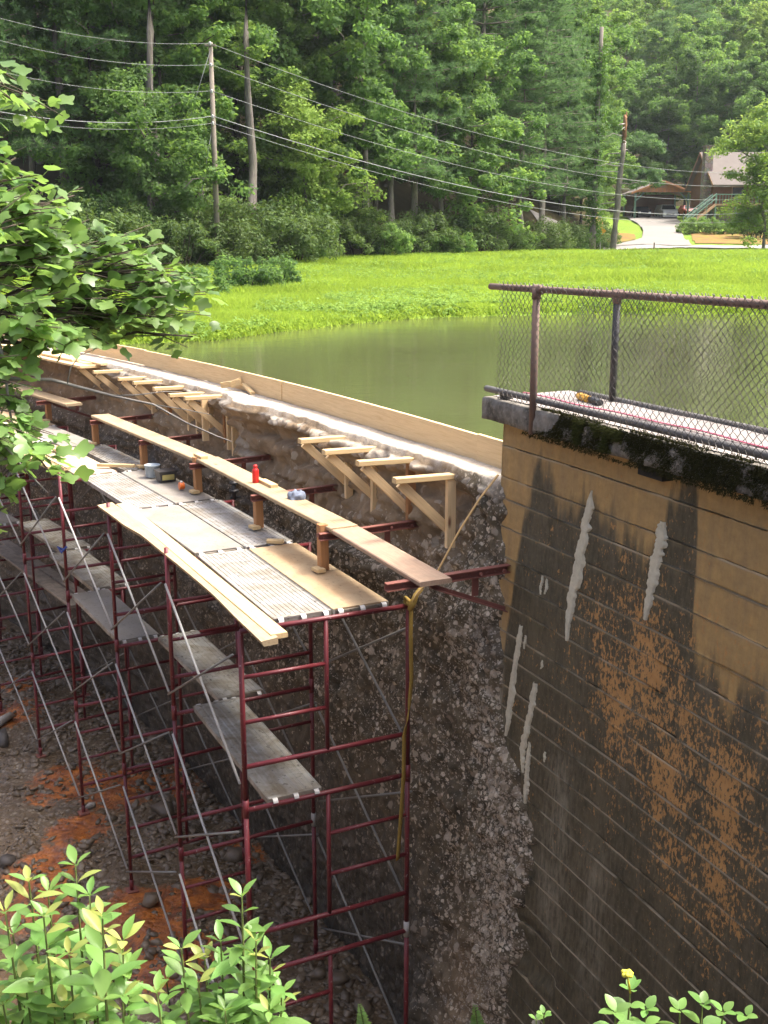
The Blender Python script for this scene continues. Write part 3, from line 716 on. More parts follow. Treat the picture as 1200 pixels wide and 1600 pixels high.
crust([(-.92, -3.08), (-.90, -3.2)], [.006, .012, .005]); crust([(-1.09, -2.52), (-1.085, -2.68)], [.006, .011, .005]); crust([(-1.155, -2.53), (-1.15, -2.66)], [.006, .011, .005])
crust([(-1.30, -3.93), (-1.29, -4.02)], [.005, .013, .004]); crust([(-1.46, -6.22), (-1.40, -6.45)], [.006, .035, .01]); crust([(-1.17, -3.2), (-1.165, -3.28)], [.004, .012, .004])
# drain under the coping: a near-black block painted as its hole's shade
dr = MB(); dr.box(Q(-2.37, 2.155, -1.435), .26, .10, .085, ax=es(-2.4), ay=ev(-2.4)); dr.build('drain_outlet', M['hole_shade'], ab)
# moss hanging on the coping's front edge
def blades(Pn, L, wid, droop, name, mat, parent, seed):
    r = np.random.default_rng(seed); n = len(Pn)
    d = r.normal(size=(n, 3)) * .55; d[:, 2] += droop; d += np.array([-EV[0], -EV[1], 0]) * .6
    d /= np.linalg.norm(d, axis=1)[:, None]
    sd = np.cross(d, r.normal(size=(n, 3))); sd /= np.linalg.norm(sd, axis=1)[:, None] + 1e-9
    l = L * (.5 + r.random(n))[:, None]; w = wid * (.6 + .8 * r.random(n))[:, None]
    V = np.stack([Pn - sd * w, Pn + sd * w, Pn + d * l], 1).reshape(-1, 3)
    F = np.arange(3 * n).reshape(-1, 3); t = np.repeat(r.random(n), 3)
    return link_mesh(name, V, F, mat, parent, tint=t)
r = np.random.default_rng(81); n = 34000
sm = -.9 - 3.8 * r.random(n) ** .9; zm = -1.415 + .225 * r.random(n) ** .8
dens = fbm(sm * 2.4, zm * 4, oct=3, seed=82) + .22 * sstep(-1.0, -1.9, sm)
k = dens > .53
o = blades(Qn(sm, 2.035 - .01 * r.random(n), zm)[k], .020, .0035, -.6, 'moss_fringe', M['moss'], ab, 83); tag(o, kind='stuff')
n = 5200; sm = -1.62 - .55 * r.random(n); zm = -1.36 + .17 * r.random(n); k = fbm(sm * 5, zm * 6, seed=84) > .46
o = blades(Qn(sm, 2.03 - .02 * r.random(n), zm)[k], .035, .004, -.1, 'moss_cushion', M['bright_moss'], ab, 85); tag(o, kind='stuff')
n = 3500; sm = -1.0 - 3.4 * r.random(n); zm = -1.195 + 0 * sm; k = fbm(sm * 3, zm * 4, seed=86) > .52
o = blades(Qn(sm, 2.06 + .10 * r.random(n) ** 2, zm)[k], .022, .004, .5, 'coping_litter', M['moss'], ab, 87); tag(o, kind='stuff')
# ================================================================ chain-link fences on the walkway
def fence(v, ztop, zbot, s0_top, s0_bot, post_s, label, s_mesh, pipes):
    f = empty('chain_link_fence', Q(post_s[0], v, zbot))
    tag(f, label, 'fence', 'fences along the walkway')
    def curve(s0, z, r, name, mat):
        m = MB(); m.path([Q(s, v, z) for s in np.linspace(s0, -8.5, 24)], r, 10); return m.build(name, mat, f, True)
    curve(s0_top, ztop, .026, 'top_rail', pipes[0]); curve(s0_bot, zbot, .026, 'bottom_rail', pipes[1])
    for s in post_s:
        m = MB(); m.tube(Q(s, v - .03, zbot - .26 if v < 2.4 else -1.2), Q(s, v - .03, ztop - .01), .028, 12)
        p = m.build('post', pipes[2], f, True)
        m = MB(); m.tube(Q(s + .045, v - .02, ztop), Q(s - .045, v - .02, ztop), .037, 12); m.tube(Q(s, v - .03, ztop - .07), Q(s, v - .03, ztop + .012), .035, 12)
        m.build('rail_cap', pipes[0], p, True)
    # woven wire: interlocking zigzags with a twisted selvage at the top
    m = MB(); dw = .062; dh = .062; a0 = ztop + .028; a1 = zbot - .06
    k = 0; s = s_mesh
    r_ = np.random.default_rng(5)
    while s > -5.2:
        pts = []; z = a0; j = 0
        while z > a1:
            side = 1 if (j % 2 == 0) else -1
            ds = side * dw * .27 + dw * .0
            pts.append(Q(s + ds + r_.normal() * .002 + .006 * math.sin(z * 9 + s * 3), v - .034 + (.004 if j % 2 else -.004) + .008 * math.sin(s * 5 + z * 4), z)); z -= dh / 2; j += 1
        if k % 2: pts = [Q(s - (1 if j2 % 2 == 0 else -1) * dw * .27 + .006 * math.sin((a0 - j2 * dh / 2) * 9 + s * 3), v - .034 + (.004 if j2 % 2 else -.004) + .008 * math.sin(s * 5 + (a0 - j2 * dh / 2) * 4), a0 - j2 * dh / 2) for j2 in range(len(pts))]
        tip = pts[0] + Vector((0, 0, .016)) + es(s) * .01
        m.path([tip] + pts, .0028, 3)
        s -= dw / 2; k += 1
    o = m.build('woven_wire', M['fence_wire'], f, True); tag(o, kind='stuff')
    return f
fence(2.06, -.31, -1.13, -.36, -.33, [-1.06], 'rusty chain-link fence along the near edge of the walkway, with a brown post', -.56, (M['pipe_rust'], M['pipe_grey'], M['pipe_rust']))
fence(2.84, -.36, -1.185, -.45, -.52, [-.99], 'dark chain-link fence along the pond edge of the walkway', -.52, (M['pipe_rust'], M['pipe_grey'], M['black_metal']))
# things lying on the walkway
m = MB(); pts = [Q(s, 2.42 + .02 * math.sin(s * 2), -1.178 + .004 * math.sin(s * 7)) for s in np.linspace(-.35, -5, 40)]
m.path(pts, .014, 6, .4); tag(m.build('pink_webbing', M['pink_strap'], None, True), 'thin pink webbing strap stretched along the concrete walkway', 'strap')
m = MB(); c = Q(-.52, 2.13, -1.198)
m.lathe(c, [(.045, 0), (.052, .01), (.052, .045), (.045, .06), (.02, .066)], 16); tag(m.build('pipe_cap', M['black_metal'], None, True), 'black round pipe cap on the end of the walkway slab', 'cap')
tl = empty('hand_tool', Q(-1.0, 2.62, -1.19)); tag(tl, 'small yellow and black hand tool lying on the walkway by the dark post', 'tool')
m = MB(); m.plank(Q(-.80, 2.64, -1.165), Q(-1.0, 2.58, -1.165), .07, .05, UP, .015); m.build('grip', M['grip_yellow'], tl)
m = MB(); m.plank(Q(-1.0, 2.60, -1.16), Q(-1.17, 2.56, -1.168), .06, .04, UP, .012); m.build('head', M['black_metal'], tl)

# ================================================================ formwork on the crest
seg = [(-.40, .42), (.42, 4.85), (4.85, 9.6), (9.6, 14.4), (14.4, 19.2), (19.2, 24)]
blab = ['short butt end of the crest form board against the abutment', 'long knotty form board on the crest nearest the abutment', 'form board in the middle of the crest beside the lumber scraps',
        'form board on the crest beyond the lumber scraps, half behind leaves', 'far form board on the crest behind the leafy branch', 'farthest form board on the crest at the left edge']
for i, (a, b) in enumerate(seg):
    m = MB(); n = 5; tz = -1.655 - .012 * (i % 3) + (.015 if i == 2 else 0)
    vb = 2.455 + .012 * (i % 2)
    for j in range(n):
        pass
    ss = np.linspace(a + .002, b - .002, 7); h = .25
    vs_, gs, fs = [], [], []
    off = random.random() * 9
    for k, s in enumerate(ss):
        for dv, dz in ((-.019, -h), (.019, -h), (.019, 0), (-.019, 0)):
            vs_.append(Q(s, vb + dv, tz + dz)); gs.append((s + off, dv * 3, dz + off * .3))
    for k in range(6):
        for c in range(4): fs.append((4 * k + c, 4 * k + (c + 1) % 4, 4 * k + 4 + (c + 1) % 4, 4 * k + 4 + c))
    fs += [(3, 2, 1, 0), (24, 25, 26, 27)]
    m.add(vs_, fs, gs, .2 + .1 * i); tag(m.build('form_board', M['form_pine']), blab[i], 'board', 'form boards along the crest')
# scrap pieces on the crest
for (a, b, w, t, lab) in [((6.10, 2.29, -1.84), (6.02, 2.42, -1.78), .035, .09, 'thin lumber scrap standing on edge on the crest beside the form board'),
                          ((5.98, 2.43, -1.83), (5.55, 2.36, -1.90), .06, .04, 'lumber scrap sloping off the crest towards the scaffold'),
                          ((6.25, 2.22, -1.86), (6.0, 2.40, -1.80), .04, .08, 'lumber scrap lying across the crest against the form board')]:
    m = MB(); m.plank(Q(*a), Q(*b), w, t); tag(m.build('lumber_scrap', M['new_pine']), lab, 'lumber', 'lumber scraps on the crest')

# triangular timber brackets bolted to the dam face
BR = [(.33, 1.55, 2.16), (1.10, 1.57, 2.17), (1.85, 1.55, 2.17), (2.50, 1.57, 2.19), (6.08, 1.61, 2.24), (6.58, 1.59, 2.24), (7.30, 1.63, 2.22), (8.05, 1.61, 2.23), (8.74, 1.65, 2.25), (9.78, 1.63, 2.28), (10.62, 1.67, 2.30)]
ordn = ['nearest the abutment wall', 'second from the abutment wall', 'third from the abutment wall', 'fourth from the abutment wall', 'first of the far row', 'second of the far row', 'third of the far row', 'fourth of the far row', 'fifth of the far row', 'sixth of the far row', 'last of the far row']
for i, (s, v0, v1) in enumerate(BR):
    b = empty('timber_bracket', Q(s, v1 - .04, -2.64))
    tag(b, 'triangular pine bracket on the dam face, ' + ordn[i], 'bracket', 'triangular form brackets on the dam face')
    tz = -2.0 + .01 * math.sin(i * 2.1); ds = .02 * math.sin(i * 1.7)
    m = MB(); m.plank(Q(s + ds, v0, tz + .012), Q(s, v1 + .01, tz), .085, .052, UP, .006); m.build('top_rail', M['new_pine'], b)
    m = MB(); m.plank(Q(s - .005, v1 - .045, tz - .66 - .03 * math.sin(i)), Q(s - .005, v1 - .045, tz - .028), .05, .088, ev(s), .004); m.build('post', M['stained_post' if i % 3 == 1 else 'form_pine'], b)
    m = MB(); m.plank(Q(s + .048, v0 + .08, tz - .03), Q(s + .048, v1 - .04, tz - .50), .04, .085, UP, .004); m.build('diagonal_brace', M['form_pine'], b)
for k, (s, v, a, b_) in enumerate([(5.93, 2.18, -2.05, -2.70), (5.86, 2.22, -2.02, -2.85), (6.30, 1.98, -2.04, -2.62), (6.95, 2.16, -2.05, -2.72)]):
    m = MB(); m.plank(Q(s, v, b_), Q(s, v, a), .045, .088, ev(s), .004)
    tag(m.build('upright_stud', M['form_pine']), ['upright stud beside the first bracket of the far row', 'long upright stud at the edge of the stony patch', 'upright stud between the first two brackets of the far row', 'upright stud behind the third bracket of the far row'][k], 'stud', 'upright studs on the dam face')
for k, (v, s0, s1, w, z) in enumerate([(1.70, 10.3, 14.9, .19, -1.95), (1.90, 10.7, 15.4, .14, -1.95), (2.07, 10.4, 15.0, .14, -1.94), (2.24, 10.9, 15.5, .14, -1.945), (1.8, 11.0, 15.2, .14, -1.905)]):
    m = MB(); m.plank(Q(s0, v, z), Q(s1, v + .02, z), w, .038)
    tag(m.build('stacked_board', M['new_pine' if k % 2 else 'form_pine']), ['outermost board laid on the far brackets', 'second board laid on the far brackets', 'third board laid on the far brackets', 'board laid on the far brackets nearest the crest', 'board lying on top of the boards on the far brackets'][k], 'board', 'boards stacked on the far brackets')

# bench of planks on posts and steel brackets
POSTS = [(1.10, 1.20), (2.84, 1.23), (4.79, 1.25), (6.64, 1.20), (8.72, 1.22), (11.35, 1.38)]
plab = ['stained wooden post under the joint of the two nearest bench planks', 'stained wooden post below the blue rag', 'stained wooden post behind the small orange tape', 'stained wooden post by the grey bucket', 'stained wooden post at the far end of the long bench plank', 'stained wooden post under the farthest bench plank']
for i, (s, v) in enumerate(POSTS):
    p = empty('bench_post', Q(s, v, -2.97)); tag(p, plab[i], 'post', 'posts carrying the bench planks')
    m = MB(); m.plank(Q(s, v, -2.962), Q(s + .01, v, -2.545 + (.02 if i in (0, 2) else -.06)), .088, .088, ev(s), .006); m.build('upright', M['stained_post'], p)
    m = MB(); m.plank(Q(s - .10, v - .06, -2.944), Q(s + .02, v - .07, -2.944), .09, .035, UP, .004); m.build('foot_block', M['new_pine'], p)
    m = MB(); m.plank(Q(s, v - .05, -2.63), Q(s, v + .06, -2.63), .094, .03, UP, .002); m.build('clamp_band', M['rusty_steel'], p)
ST = [-.60, 1.02, 2.78, 4.72, 6.60, 8.66, 11.2]
slab_ = ['rusty steel bracket against the abutment wall', 'rusty steel bracket under the nearest bench joint', 'rusty steel bracket behind the blue rag', 'rusty steel bracket behind the red bottle', 'rusty steel bracket by the grey bucket post', 'rusty steel bracket at the far end of the long plank', 'rusty steel bracket under the farthest bench plank']
for i, s in enumerate(ST):
    b = empty('steel_bracket', Q(s, 2.1, -2.9)); tag(b, slab_[i], 'bracket', 'steel brackets carrying the bench')
    v0 = 1.02 if i == 0 else 1.13; v1 = 2.22
    m = MB(); m.prism(Q(s, v0, -2.62), Q(s, v1, -2.60), [(-.03, -.034), (.03, -.034), (.03, .034), (-.03, .034), (-.03, .026), (.022, .026), (.022, -.026), (-.03, -.026)], es(s), UP, True); m.build('arm', M['rusty_steel'], b)
    m = MB(); m.prism(Q(s, 1.42, -2.66), Q(s, 2.18, -2.98), [(-.028, -.02), (.028, -.02), (.028, .02), (.02, .02), (.02, -.012), (-.028, -.012)], es(s), UP, True); m.build('knee_brace', M['rusty_steel'], b)
    m = MB(); m.plank(Q(s + .05, 1.86, -2.82), Q(s + .05, 1.86, -2.60), .012, .06, ev(s), .001); m.build('hanger_plate', M['rusty_steel'], b)
    for v in (1.86, 2.08): m = MB(); m.tube(Q(s - .031, v, -2.605), Q(s - .055, v, -2.605), .014, 6); m.build('bolt', M['rusty_steel'], b)
BP = [(-.80, .98, 1.36, 'worn_board', 'worn reddish bench plank nearest the abutment wall'), (.96, 4.74, 1.36, 'weathered_pine', 'bench plank with the red bottle and the blue rag on it'),
      (4.68, 8.92, 1.37, 'weathered_pine', 'long bench plank beyond the red bottle, ending by the bare twig'), (10.3, 14.4, 1.46, 'weathered_pine', 'farthest bench plank, half hidden by leaves')]
for i, (a, b, v, mt, lab) in enumerate(BP):
    m = MB(); z = -2.565 + (.012 if i == 1 else 0)
    m.plank(Q(a, v, z), Q(b, v + .01, z + (.0)), .285, .042, UP, .008); tag(m.build('bench_plank', M[mt]), lab, 'plank', 'bench planks beside the dam')
# small things on the bench
bo = empty('red_bottle', Q(3.12, 1.32, -2.53)); tag(bo, 'red drinking bottle standing on the bench plank', 'bottle')
m = MB(); m.lathe(Q(3.12, 1.32, -2.531), [(.034, 0), (.037, .008), (.037, .135), (.033, .15), (.02, .165), (.02, .172)], 20); m.build('body', M['red_plastic'], bo, True)
m = MB(); m.lathe(Q(3.12, 1.32, -2.360), [(.023, 0), (.024, .004), (.024, .024), (.012, .03)], 16); m.build('cap', M['red_plastic'], bo, True)
def rag(name, c, sx, sy, sz, mat, label, seed):
    n = 26; a, b = np.meshgrid(np.linspace(0, 2 * np.pi, n), np.linspace(0, 1, 14))
    rr = np.sin(b * np.pi / 2) ; hgt = np.cos(b * np.pi / 2)
    w = .65 + .8 * fbm(np.cos(a) * 2.2 + seed, np.sin(a) * 2.2, b * 3, oct=3, seed=seed)
    X = rr * np.cos(a) * sx * w; Y = rr * np.sin(a) * sy * w; Zz = hgt * sz * w * (.8 + .5 * fbm(X * 40 + seed, Y * 40, seed=seed + 2))
    P = np.stack([c.x + X, c.y + Y, c.z + np.maximum(Zz, 0)], -1)
    o = link_mesh(name, P.reshape(-1, 3), grid_faces(14, n), M[mat], None, True); tag(o, label, 'rag'); return o
rag('crumpled_rag', Q(2.2, 1.40, -2.535), .09, .075, .085, 'rag_blue', 'crumpled blue-grey rag on the bench plank', 3)
for (a, b, w, t, lab) in [((3.12, 1.40, -2.515), (2.78, 1.40, -2.515), .085, .036, 'flat pine offcut beside the red bottle'), ((4.92, 1.30, -2.515), (4.66, 1.30, -2.515), .09, .036, 'pine offcut lying over the bench plank joint'),
                          ((2.21, 1.07, -2.944), (2.12, 1.21, -2.944), .075, .036, 'pine offcut on the deck at the seam of the tan plywood panel'), ((6.94, .64, -2.93), (6.60, 1.05, -2.93), .06, .042, 'pine batten across the deck seam left of the bucket'),
                          ((8.62, .62, -2.93), (8.15, .72, -2.93), .10, .04, 'pine batten on the bright deck panel behind the leaves'), ((8.55, .48, -2.93), (8.28, .55, -2.93), .10, .03, 'short pine offcut on the bright deck panel')]:
    m = MB(); m.plank(Q(*a), Q(*b), w, t, UP, .004); tag(m.build('lumber_offcut', M['new_pine']), lab, 'lumber', 'lumber offcuts on the platform')
# things on the deck
bk = empty('grey_bucket', Q(5.95, 1.07, -2.963)); tag(bk, 'small pale grey bucket standing on the deck by the post', 'bucket')
m = MB(); m.lathe(Q(5.95, 1.07, -2.962), [(.088, 0), (.09, .003), (.102, .15), (.106, .152), (.106, .16), (.097, .16), (.085, .02), (.01, .02)], 24); m.build('tub', M['bucket_plastic'], bk, True)
m = MB(); m.path([Q(5.95, 1.07, -2.81) + Vector((.107 * math.cos(a), .107 * math.sin(a) * .9, -.03 * math.sin(a))) for a in np.linspace(0, math.pi, 12)], .003, 5); m.build('handle', M['black_metal'], bk)
tr = empty('tool_tub', Q(5.62, 1.13, -2.963)); tag(tr, 'black and yellow tool tub on the deck beside the grey bucket', 'tub')
s0 = 5.62; A, B_ = es(s0), ev(s0); c = Q(s0, 1.13, -2.962)
def tubbox(m, c, w0, d0, w1, d1, h, th):
    vs_ = []
    for (w, d, z) in ((w0, d0, 0), (w1, d1, h), (w1 - th, d1 - th, h), (w0 - th, d0 - th, .02)):
        for sx, sy in ((-1, -1), (1, -1), (1, 1), (-1, 1)): vs_.append(c + B_ * sx * w / 2 + A * sy * d / 2 + UP * z)
    fs = [(3, 2, 1, 0)] + [(4 * k + i, 4 * k + (i + 1) % 4, 4 * k + 4 + (i + 1) % 4, 4 * k + 4 + i) for k in range(3) for i in range(4)] + [(12, 13, 14, 15)]
    m.add(vs_, fs)
m = MB(); tubbox(m, c, .20, .18, .23, .21, .13, .016); m.build('tub_wall', M['bucket_black'], tr)
m = MB(); tubbox(m, c + UP * .122, .245, .225, .245, .225, .02, .05); m.build('rim', M['bucket_black'], tr)
m = MB(); m.plank(c - A * .099 - B_ * .08 + UP * .06, c - A * .099 + B_ * .08 + UP * .06, .012, .07, UP, .002); m.build('paper_label', M['label_yellow'], tr)
ot = empty('orange_tape', Q(5.02, 1.12, -2.963)); tag(ot, 'small orange tape reel standing on the deck', 'tape')
m = MB(); m.tube(Q(5.02, 1.09, -2.917), Q(5.02, 1.15, -2.917), .045, 18); m.build('reel', M['orange_plastic'], ot)
m = MB(); m.lathe(Q(5.02, 1.12, -2.875), [(.015, 0), (.02, .01), (.008, .025)], 10); m.build('tab', M['white_rag'], ot)
rag('white_rag', Q(9.2, .52, -2.955), .13, .11, .05, 'white_rag', 'crumpled white cloth on the far deck behind the leaves', 11)

# ================================================================ scaffold
NB = 8; BAY = 2.18; LV = [-3.03, -4.63, -6.23]; FH = 1.6
FV = 1.524
sc = empty('scaffold', Q(7, .7, -7.9)); tag(sc, 'dark red tubular scaffold standing along the foot of the dam', 'scaffold')
MR = M['scaffold_red']
foot = {}
for k in range(NB + 1):
    s = BAY * k
    tilt = .015 * math.sin(k * 2.2)
    for li, zt in enumerate(LV):
        m = MB(); zb = zt - FH
        ext = .13 if li == 0 else 0
        e0 = .16 if k in (1, 2, 3) and li == 0 else 0
        m.tube(Q(s, 0, zb), Q(s, 0, zt + e0), .0225, 10); m.tube(Q(s, FV, zb), Q(s, FV, zt + (.02 if li else .02)), .0225, 10)
        m.tube(Q(s, -.0, zt), Q(s, FV, zt), .0225, 10)
        fr = m.build('scaffold_frame', MR, sc, True)
        left = (li % 2 == 0)
        mid = .75
        m = MB(); m.tube(Q(s, mid, zt), Q(s, mid, zt - 1.2), .02, 8); m.build('ladder_post', MR, fr, True)
        m = MB(); m.tube(Q(s, 0, zt - 1.2), Q(s, FV, zt - 1.2), .0225, 8); m.build('lower_bar', MR, fr, True)
        for j in (1, 2):
            a, b = (0, mid) if left else (mid, FV)
            m = MB(); m.tube(Q(s, a, zt - .4 * j), Q(s, b, zt - .4 * j), .019, 8); m.build('rung', MR, fr, True)
        for v in (0, FV):
            m = MB(); m.tube(Q(s, v, zb - .06), Q(s, v, zb + .10), .0275, 10); m.build('coupling_sleeve', M['galvanised'] if (li == 1 and k < 2 and v) else MR, fr, True)
    for v in (0, FV):
        q = Q(s, v, 0); gzz = float(bed(np.array([q.x]), np.array([q.y]))[0])
        m = MB(); m.tube(Q(s, v, gzz - .05), Q(s, v, LV[2] - FH + .02), .017, 8)
        j = m.build('levelling_leg', M['scaffold_red'], sc, True)
        m = MB(); m.plank(Q(s, v - .07, gzz + .012), Q(s, v + .07, gzz + .012), .14, .03, UP, .003); m.build('base_plate', M['rusty_steel'], j)
# cross braces: one crossing pair per bay, level and side, hooked to studs on the legs
for k in range(NB):
    for li, zt in enumerate(LV):
        for v, out in ((0, -1), (FV, 1)):
            if v and k > 5: continue
            a = BAY * k + .03; b = BAY * (k + 1) - .03; za, zb = zt - .20, zt - 1.36
            v1 = v + out * .035; v2 = v + out * .06
            m = MB(); m.tube(Q(b, v1, za), Q(a, v1, zb), .0125, 8); m.build('cross_brace', M['galvanised'] if v == 0 else M['dull_galvanised'], sc, True)
            m = MB(); m.tube(Q(a, v2, za), Q(b, v2, zb), .0115, 8); m.build('cross_brace', M['dull_galvanised'], sc, True)
m = MB(); q = Q(6.50, -.02, -3.95); m.path([q, q + Vector((-.07, -.03, .05)), q + Vector((-.02, -.05, -.02)), q + Vector((.05, -.04, .06))], .018, 6); m.build('blue_tie', M['blue_tie'], sc)

# decking: aluminium planks and plywood panels hooked over the bars
def hooks(parent, s, vs__, z, sgn, mat):
    for v in vs__:
        m = MB(); pr = []
        for a in np.linspace(0, math.pi, 8): pr.append((math.cos(a) * .032, math.sin(a) * .032))
        pts = [Q(s + sgn * x * -1, v, z + y - .002) for x, y in pr]
        vs_ = []
        for p in pts: vs_ += [p - ev(s) * .022, p + ev(s) * .022]
        n = len(pts); m.add(vs_, [(2 * i, 2 * i + 1, 2 * i + 3, 2 * i + 2) for i in range(n - 1)]); m.build('hook', mat, parent, True)
def ribbed(s0, s1, v0, v1, z, mat, label, nrib=12, hk=True, name='aluminium_plank'):
    o = empty(name, Q((s0 + s1) / 2, (v0 + v1) / 2, z - .05)); tag(o, label, 'plank', 'scaffold planks')
    w = v1 - v0; prof = []; pit = w / nrib
    for i in range(nrib):
        x = -w / 2 + i * pit
        prof += [(x + .1 * pit, 0), (x + .2 * pit, .005), (x + .72 * pit, .005), (x + .82 * pit, 0)]
    prof = [(-w / 2, -.045), (-w / 2, .007), (-w / 2 + .004, .007)] + prof + [(w / 2 - .003, .007), (w / 2, .007), (w / 2, -.045), (w / 2 - .012, -.045), (w / 2 - .012, -.008), (-w / 2 + .012, -.008), (-w / 2 + .012, -.045)]
    m = MB(); sm = (s0 + s1) / 2; p0 = Q(s0, (v0 + v1) / 2, z); p1 = Q(s1, (v0 + v1) / 2, z)
    m.prism(p0, p1, [(a, b) for a, b in prof], ev(sm), UP); m.build('ribbed_deck', mat, o)
    if hk:
        for s, g in ((s0, 1), (s1, -1)): hooks(o, s - g * .012, [v0 + .06, (v0 + v1) / 2, v1 - .06], z - .02, g, M['hook_metal'])
    for s in (s0 + .02, s1 - .02): m = MB(); m.plank(Q(s, v0 + .01, z - .016), Q(s, v1 - .01, z - .016), .04, .05, UP, .003); m.build('end_channel', mat, o)
    return o
def panel(s0, s1, v0, v1, z, mat, label, hk=True):
    o = empty('plywood_panel', Q((s0 + s1) / 2, (v0 + v1) / 2, z - .05)); tag(o, label, 'plank', 'scaffold planks')
    w = v1 - v0; vc = (v0 + v1) / 2
    m = MB(); m.plank(Q(s0 + .01, vc, z + .002), Q(s1 - .01, vc, z + .002), w - .008, .014, UP, .002); m.build('plywood_sheet', mat, o)
    for v in (v0 + .011, v1 - .011): m = MB(); m.plank(Q(s0, v, z - .027), Q(s1, v, z - .027), .022, .06, UP, .003); m.build('edge_rail', M['dirty_aluminium'], o)
    for s in (s0 + .02, s1 - .02): m = MB(); m.plank(Q(s, v0 + .03, z - .03), Q(s, v1 - .03, z - .03), .04, .045, UP, .003); m.build('end_channel', M['dirty_aluminium'], o)
    if hk:
        for s, g in ((s0, 1), (s1, -1)): hooks(o, s - g * .012, [v0 + .06, vc, v1 - .06], z - .02, g, M['hook_metal'])
    return o
D = -2.985; g = .045
AL, DA = M['aluminium'], M['dirty_aluminium']
def bay(k): return BAY * k + g, BAY * (k + 1) - g
a, b = bay(0); ribbed(a, b, .30, .82, D, AL, 'shiny ribbed aluminium plank at the near end of the deck, beside the tan plywood', 12); panel(a, b, .835, 1.36, D, M['plywood_tan'], 'tan plywood deck panel at the near end of the deck')
a, b = bay(1); panel(a, b, .30, .82, D, M['plywood_grey'], 'plain grey plywood deck panel beside the long loose lumber'); ribbed(a, b, .835, 1.36, D, AL, 'ribbed plank between the tan plywood panel and the orange tape', 10)
a, b = bay(2); ribbed(a, b, .28, .80, D, AL, 'ribbed aluminium plank left of the bucket and the tool tub', 12); panel(a, b, .815, 1.33, D, M['plywood_grey'], 'grey plywood panel carrying the bucket and the orange tape')
a, b = bay(3); panel(a, b, .25, .80, D, M['plywood_bright'], 'bright plywood panel left of the open gap in the deck'); ribbed(a, b, .90, 1.34, D, DA, 'dull ribbed plank right of the open gap in the deck', 10)
a, b = bay(4); panel(a, b, .15, .70, D, M['plywood_bright'], 'pale plywood panel with the white cloth at its edge'); panel(a, b, .74, 1.28, D, M['plywood_grey'], 'grey plywood panel behind the gap, by the far bench post')
a, b = bay(5); panel(a, b, .25, .78, D, M['plywood_bright'], 'pale plywood panel on the far deck, nearest the leaves'); panel(a, b, .82, 1.36, D, M['plywood_tan'], 'tan plywood panel on the far deck, next to the dam')
a, b = bay(6); panel(a, b, .25, .78, D, M['plywood_bright'], 'outer plywood panel of the last visible deck bay'); panel(a, b, .82, 1.36, D, M['plywood_tan'], 'inner plywood panel of the last visible deck bay')
# lower walkway one lift down
D2 = -4.585
a, b = bay(0); ribbed(a - .03, b + .04, .20, .70, D2, DA, 'dirty grey plank of the lower walkway at the near end', 7)
a, b = bay(1); ribbed(a, b, .49, .99, D2, DA, 'muddy ribbed plank of the lower walkway behind the nearest one', 10)
a, b = bay(2); panel(a, b, .04, .54, D2, M['plywood_grey'], 'grey flat plank of the lower walkway left of the muddy one')
a, b = bay(3); ribbed(a, b, .36, .88, D2, DA, 'grey ribbed plank of the lower walkway in the fourth bay', 10)
a, b = bay(4); ribbed(a, b, .55, 1.06, D2, DA, 'brownish ribbed plank of the lower walkway in the fifth bay', 10)
a, b = bay(5); panel(a, b, .05, .62, D2, M['plywood_grey'], 'pale panel of the lower walkway behind the hanging leaves')
m = MB(); m.plank(Q(9.5, 1.02, -5.78), Q(13.9, 1.12, -5.78), .28, .045, UP, .006); tag(m.build('scaffold_board', M['rough_plank']), 'long brown wooden board low in the far scaffold, outer one', 'plank', 'loose boards low in the scaffold')
m = MB(); m.plank(Q(9.9, 1.28, -5.77), Q(14.3, 1.36, -5.77), .18, .045, UP, .006); tag(m.build('scaffold_board', M['rough_plank']), 'brown wooden board low in the far scaffold, next to the dam', 'plank', 'loose boards low in the scaffold')

# long loose lumber along the outer edge of the deck
m = MB(); m.plank(Q(-.50, .16, -2.925), Q(4.45, .19, -2.935), .14, .042, UP, .004); tag(m.build('loose_lumber', M['new_pine']), 'long straight pine board lying along the outer edge of the deck', 'lumber', 'loose lumber on the platform')
off = 3.1; vs_, gs, fs = [], [], []
ss = np.linspace(-.56, 4.55, 34)
for i, s in enumerate(ss):
    wn = .018 * (vnoise(np.array([s * 1.3]), np.array([2.]), seed=3)[0] - .5) - (.05 * float(sstep(2.9, 3.6, s)))
    lo = .005 + wn; hi = .125
    for v, z in ((lo + .012, -2.99), (hi, -2.985), (hi, -2.93), (lo - .01, -2.945)):
        vs_.append(Q(s, v - .03 * s / 5, z + .02)); gs.append((s + off, v, z))
for k in range(len(ss) - 1):
    for c in range(4): fs.append((4 * k + c, 4 * k + (c + 1) % 4, 4 * k + 4 + (c + 1) % 4, 4 * k + 4 + c))
n = 4 * (len(ss) - 1); fs += [(3, 2, 1, 0), (n, n + 1, n + 2, n + 3)]
m = MB(); m.add(vs_, fs, gs, .1); tag(m.build('loose_lumber', M['weathered_pine']), 'long board with a wavy bark edge at the outer edge of the deck', 'lumber', 'loose lumber on the platform')
m = MB(); m.plank(Q(6.86, .20, -2.925), Q(11.2, .16, -2.925), .10, .04, UP, .004); tag(m.build('loose_lumber', M['new_pine']), 'pine board on the outer edge of the far deck, nearer the bright panel', 'lumber', 'loose lumber on the platform')
m = MB(); m.plank(Q(7.05, .06, -2.93), Q(11.2, .02, -2.93), .14, .04, UP, .004); tag(m.build('loose_lumber', M['new_pine']), 'outermost pine board on the edge of the far deck', 'lumber', 'loose lumber on the platform')

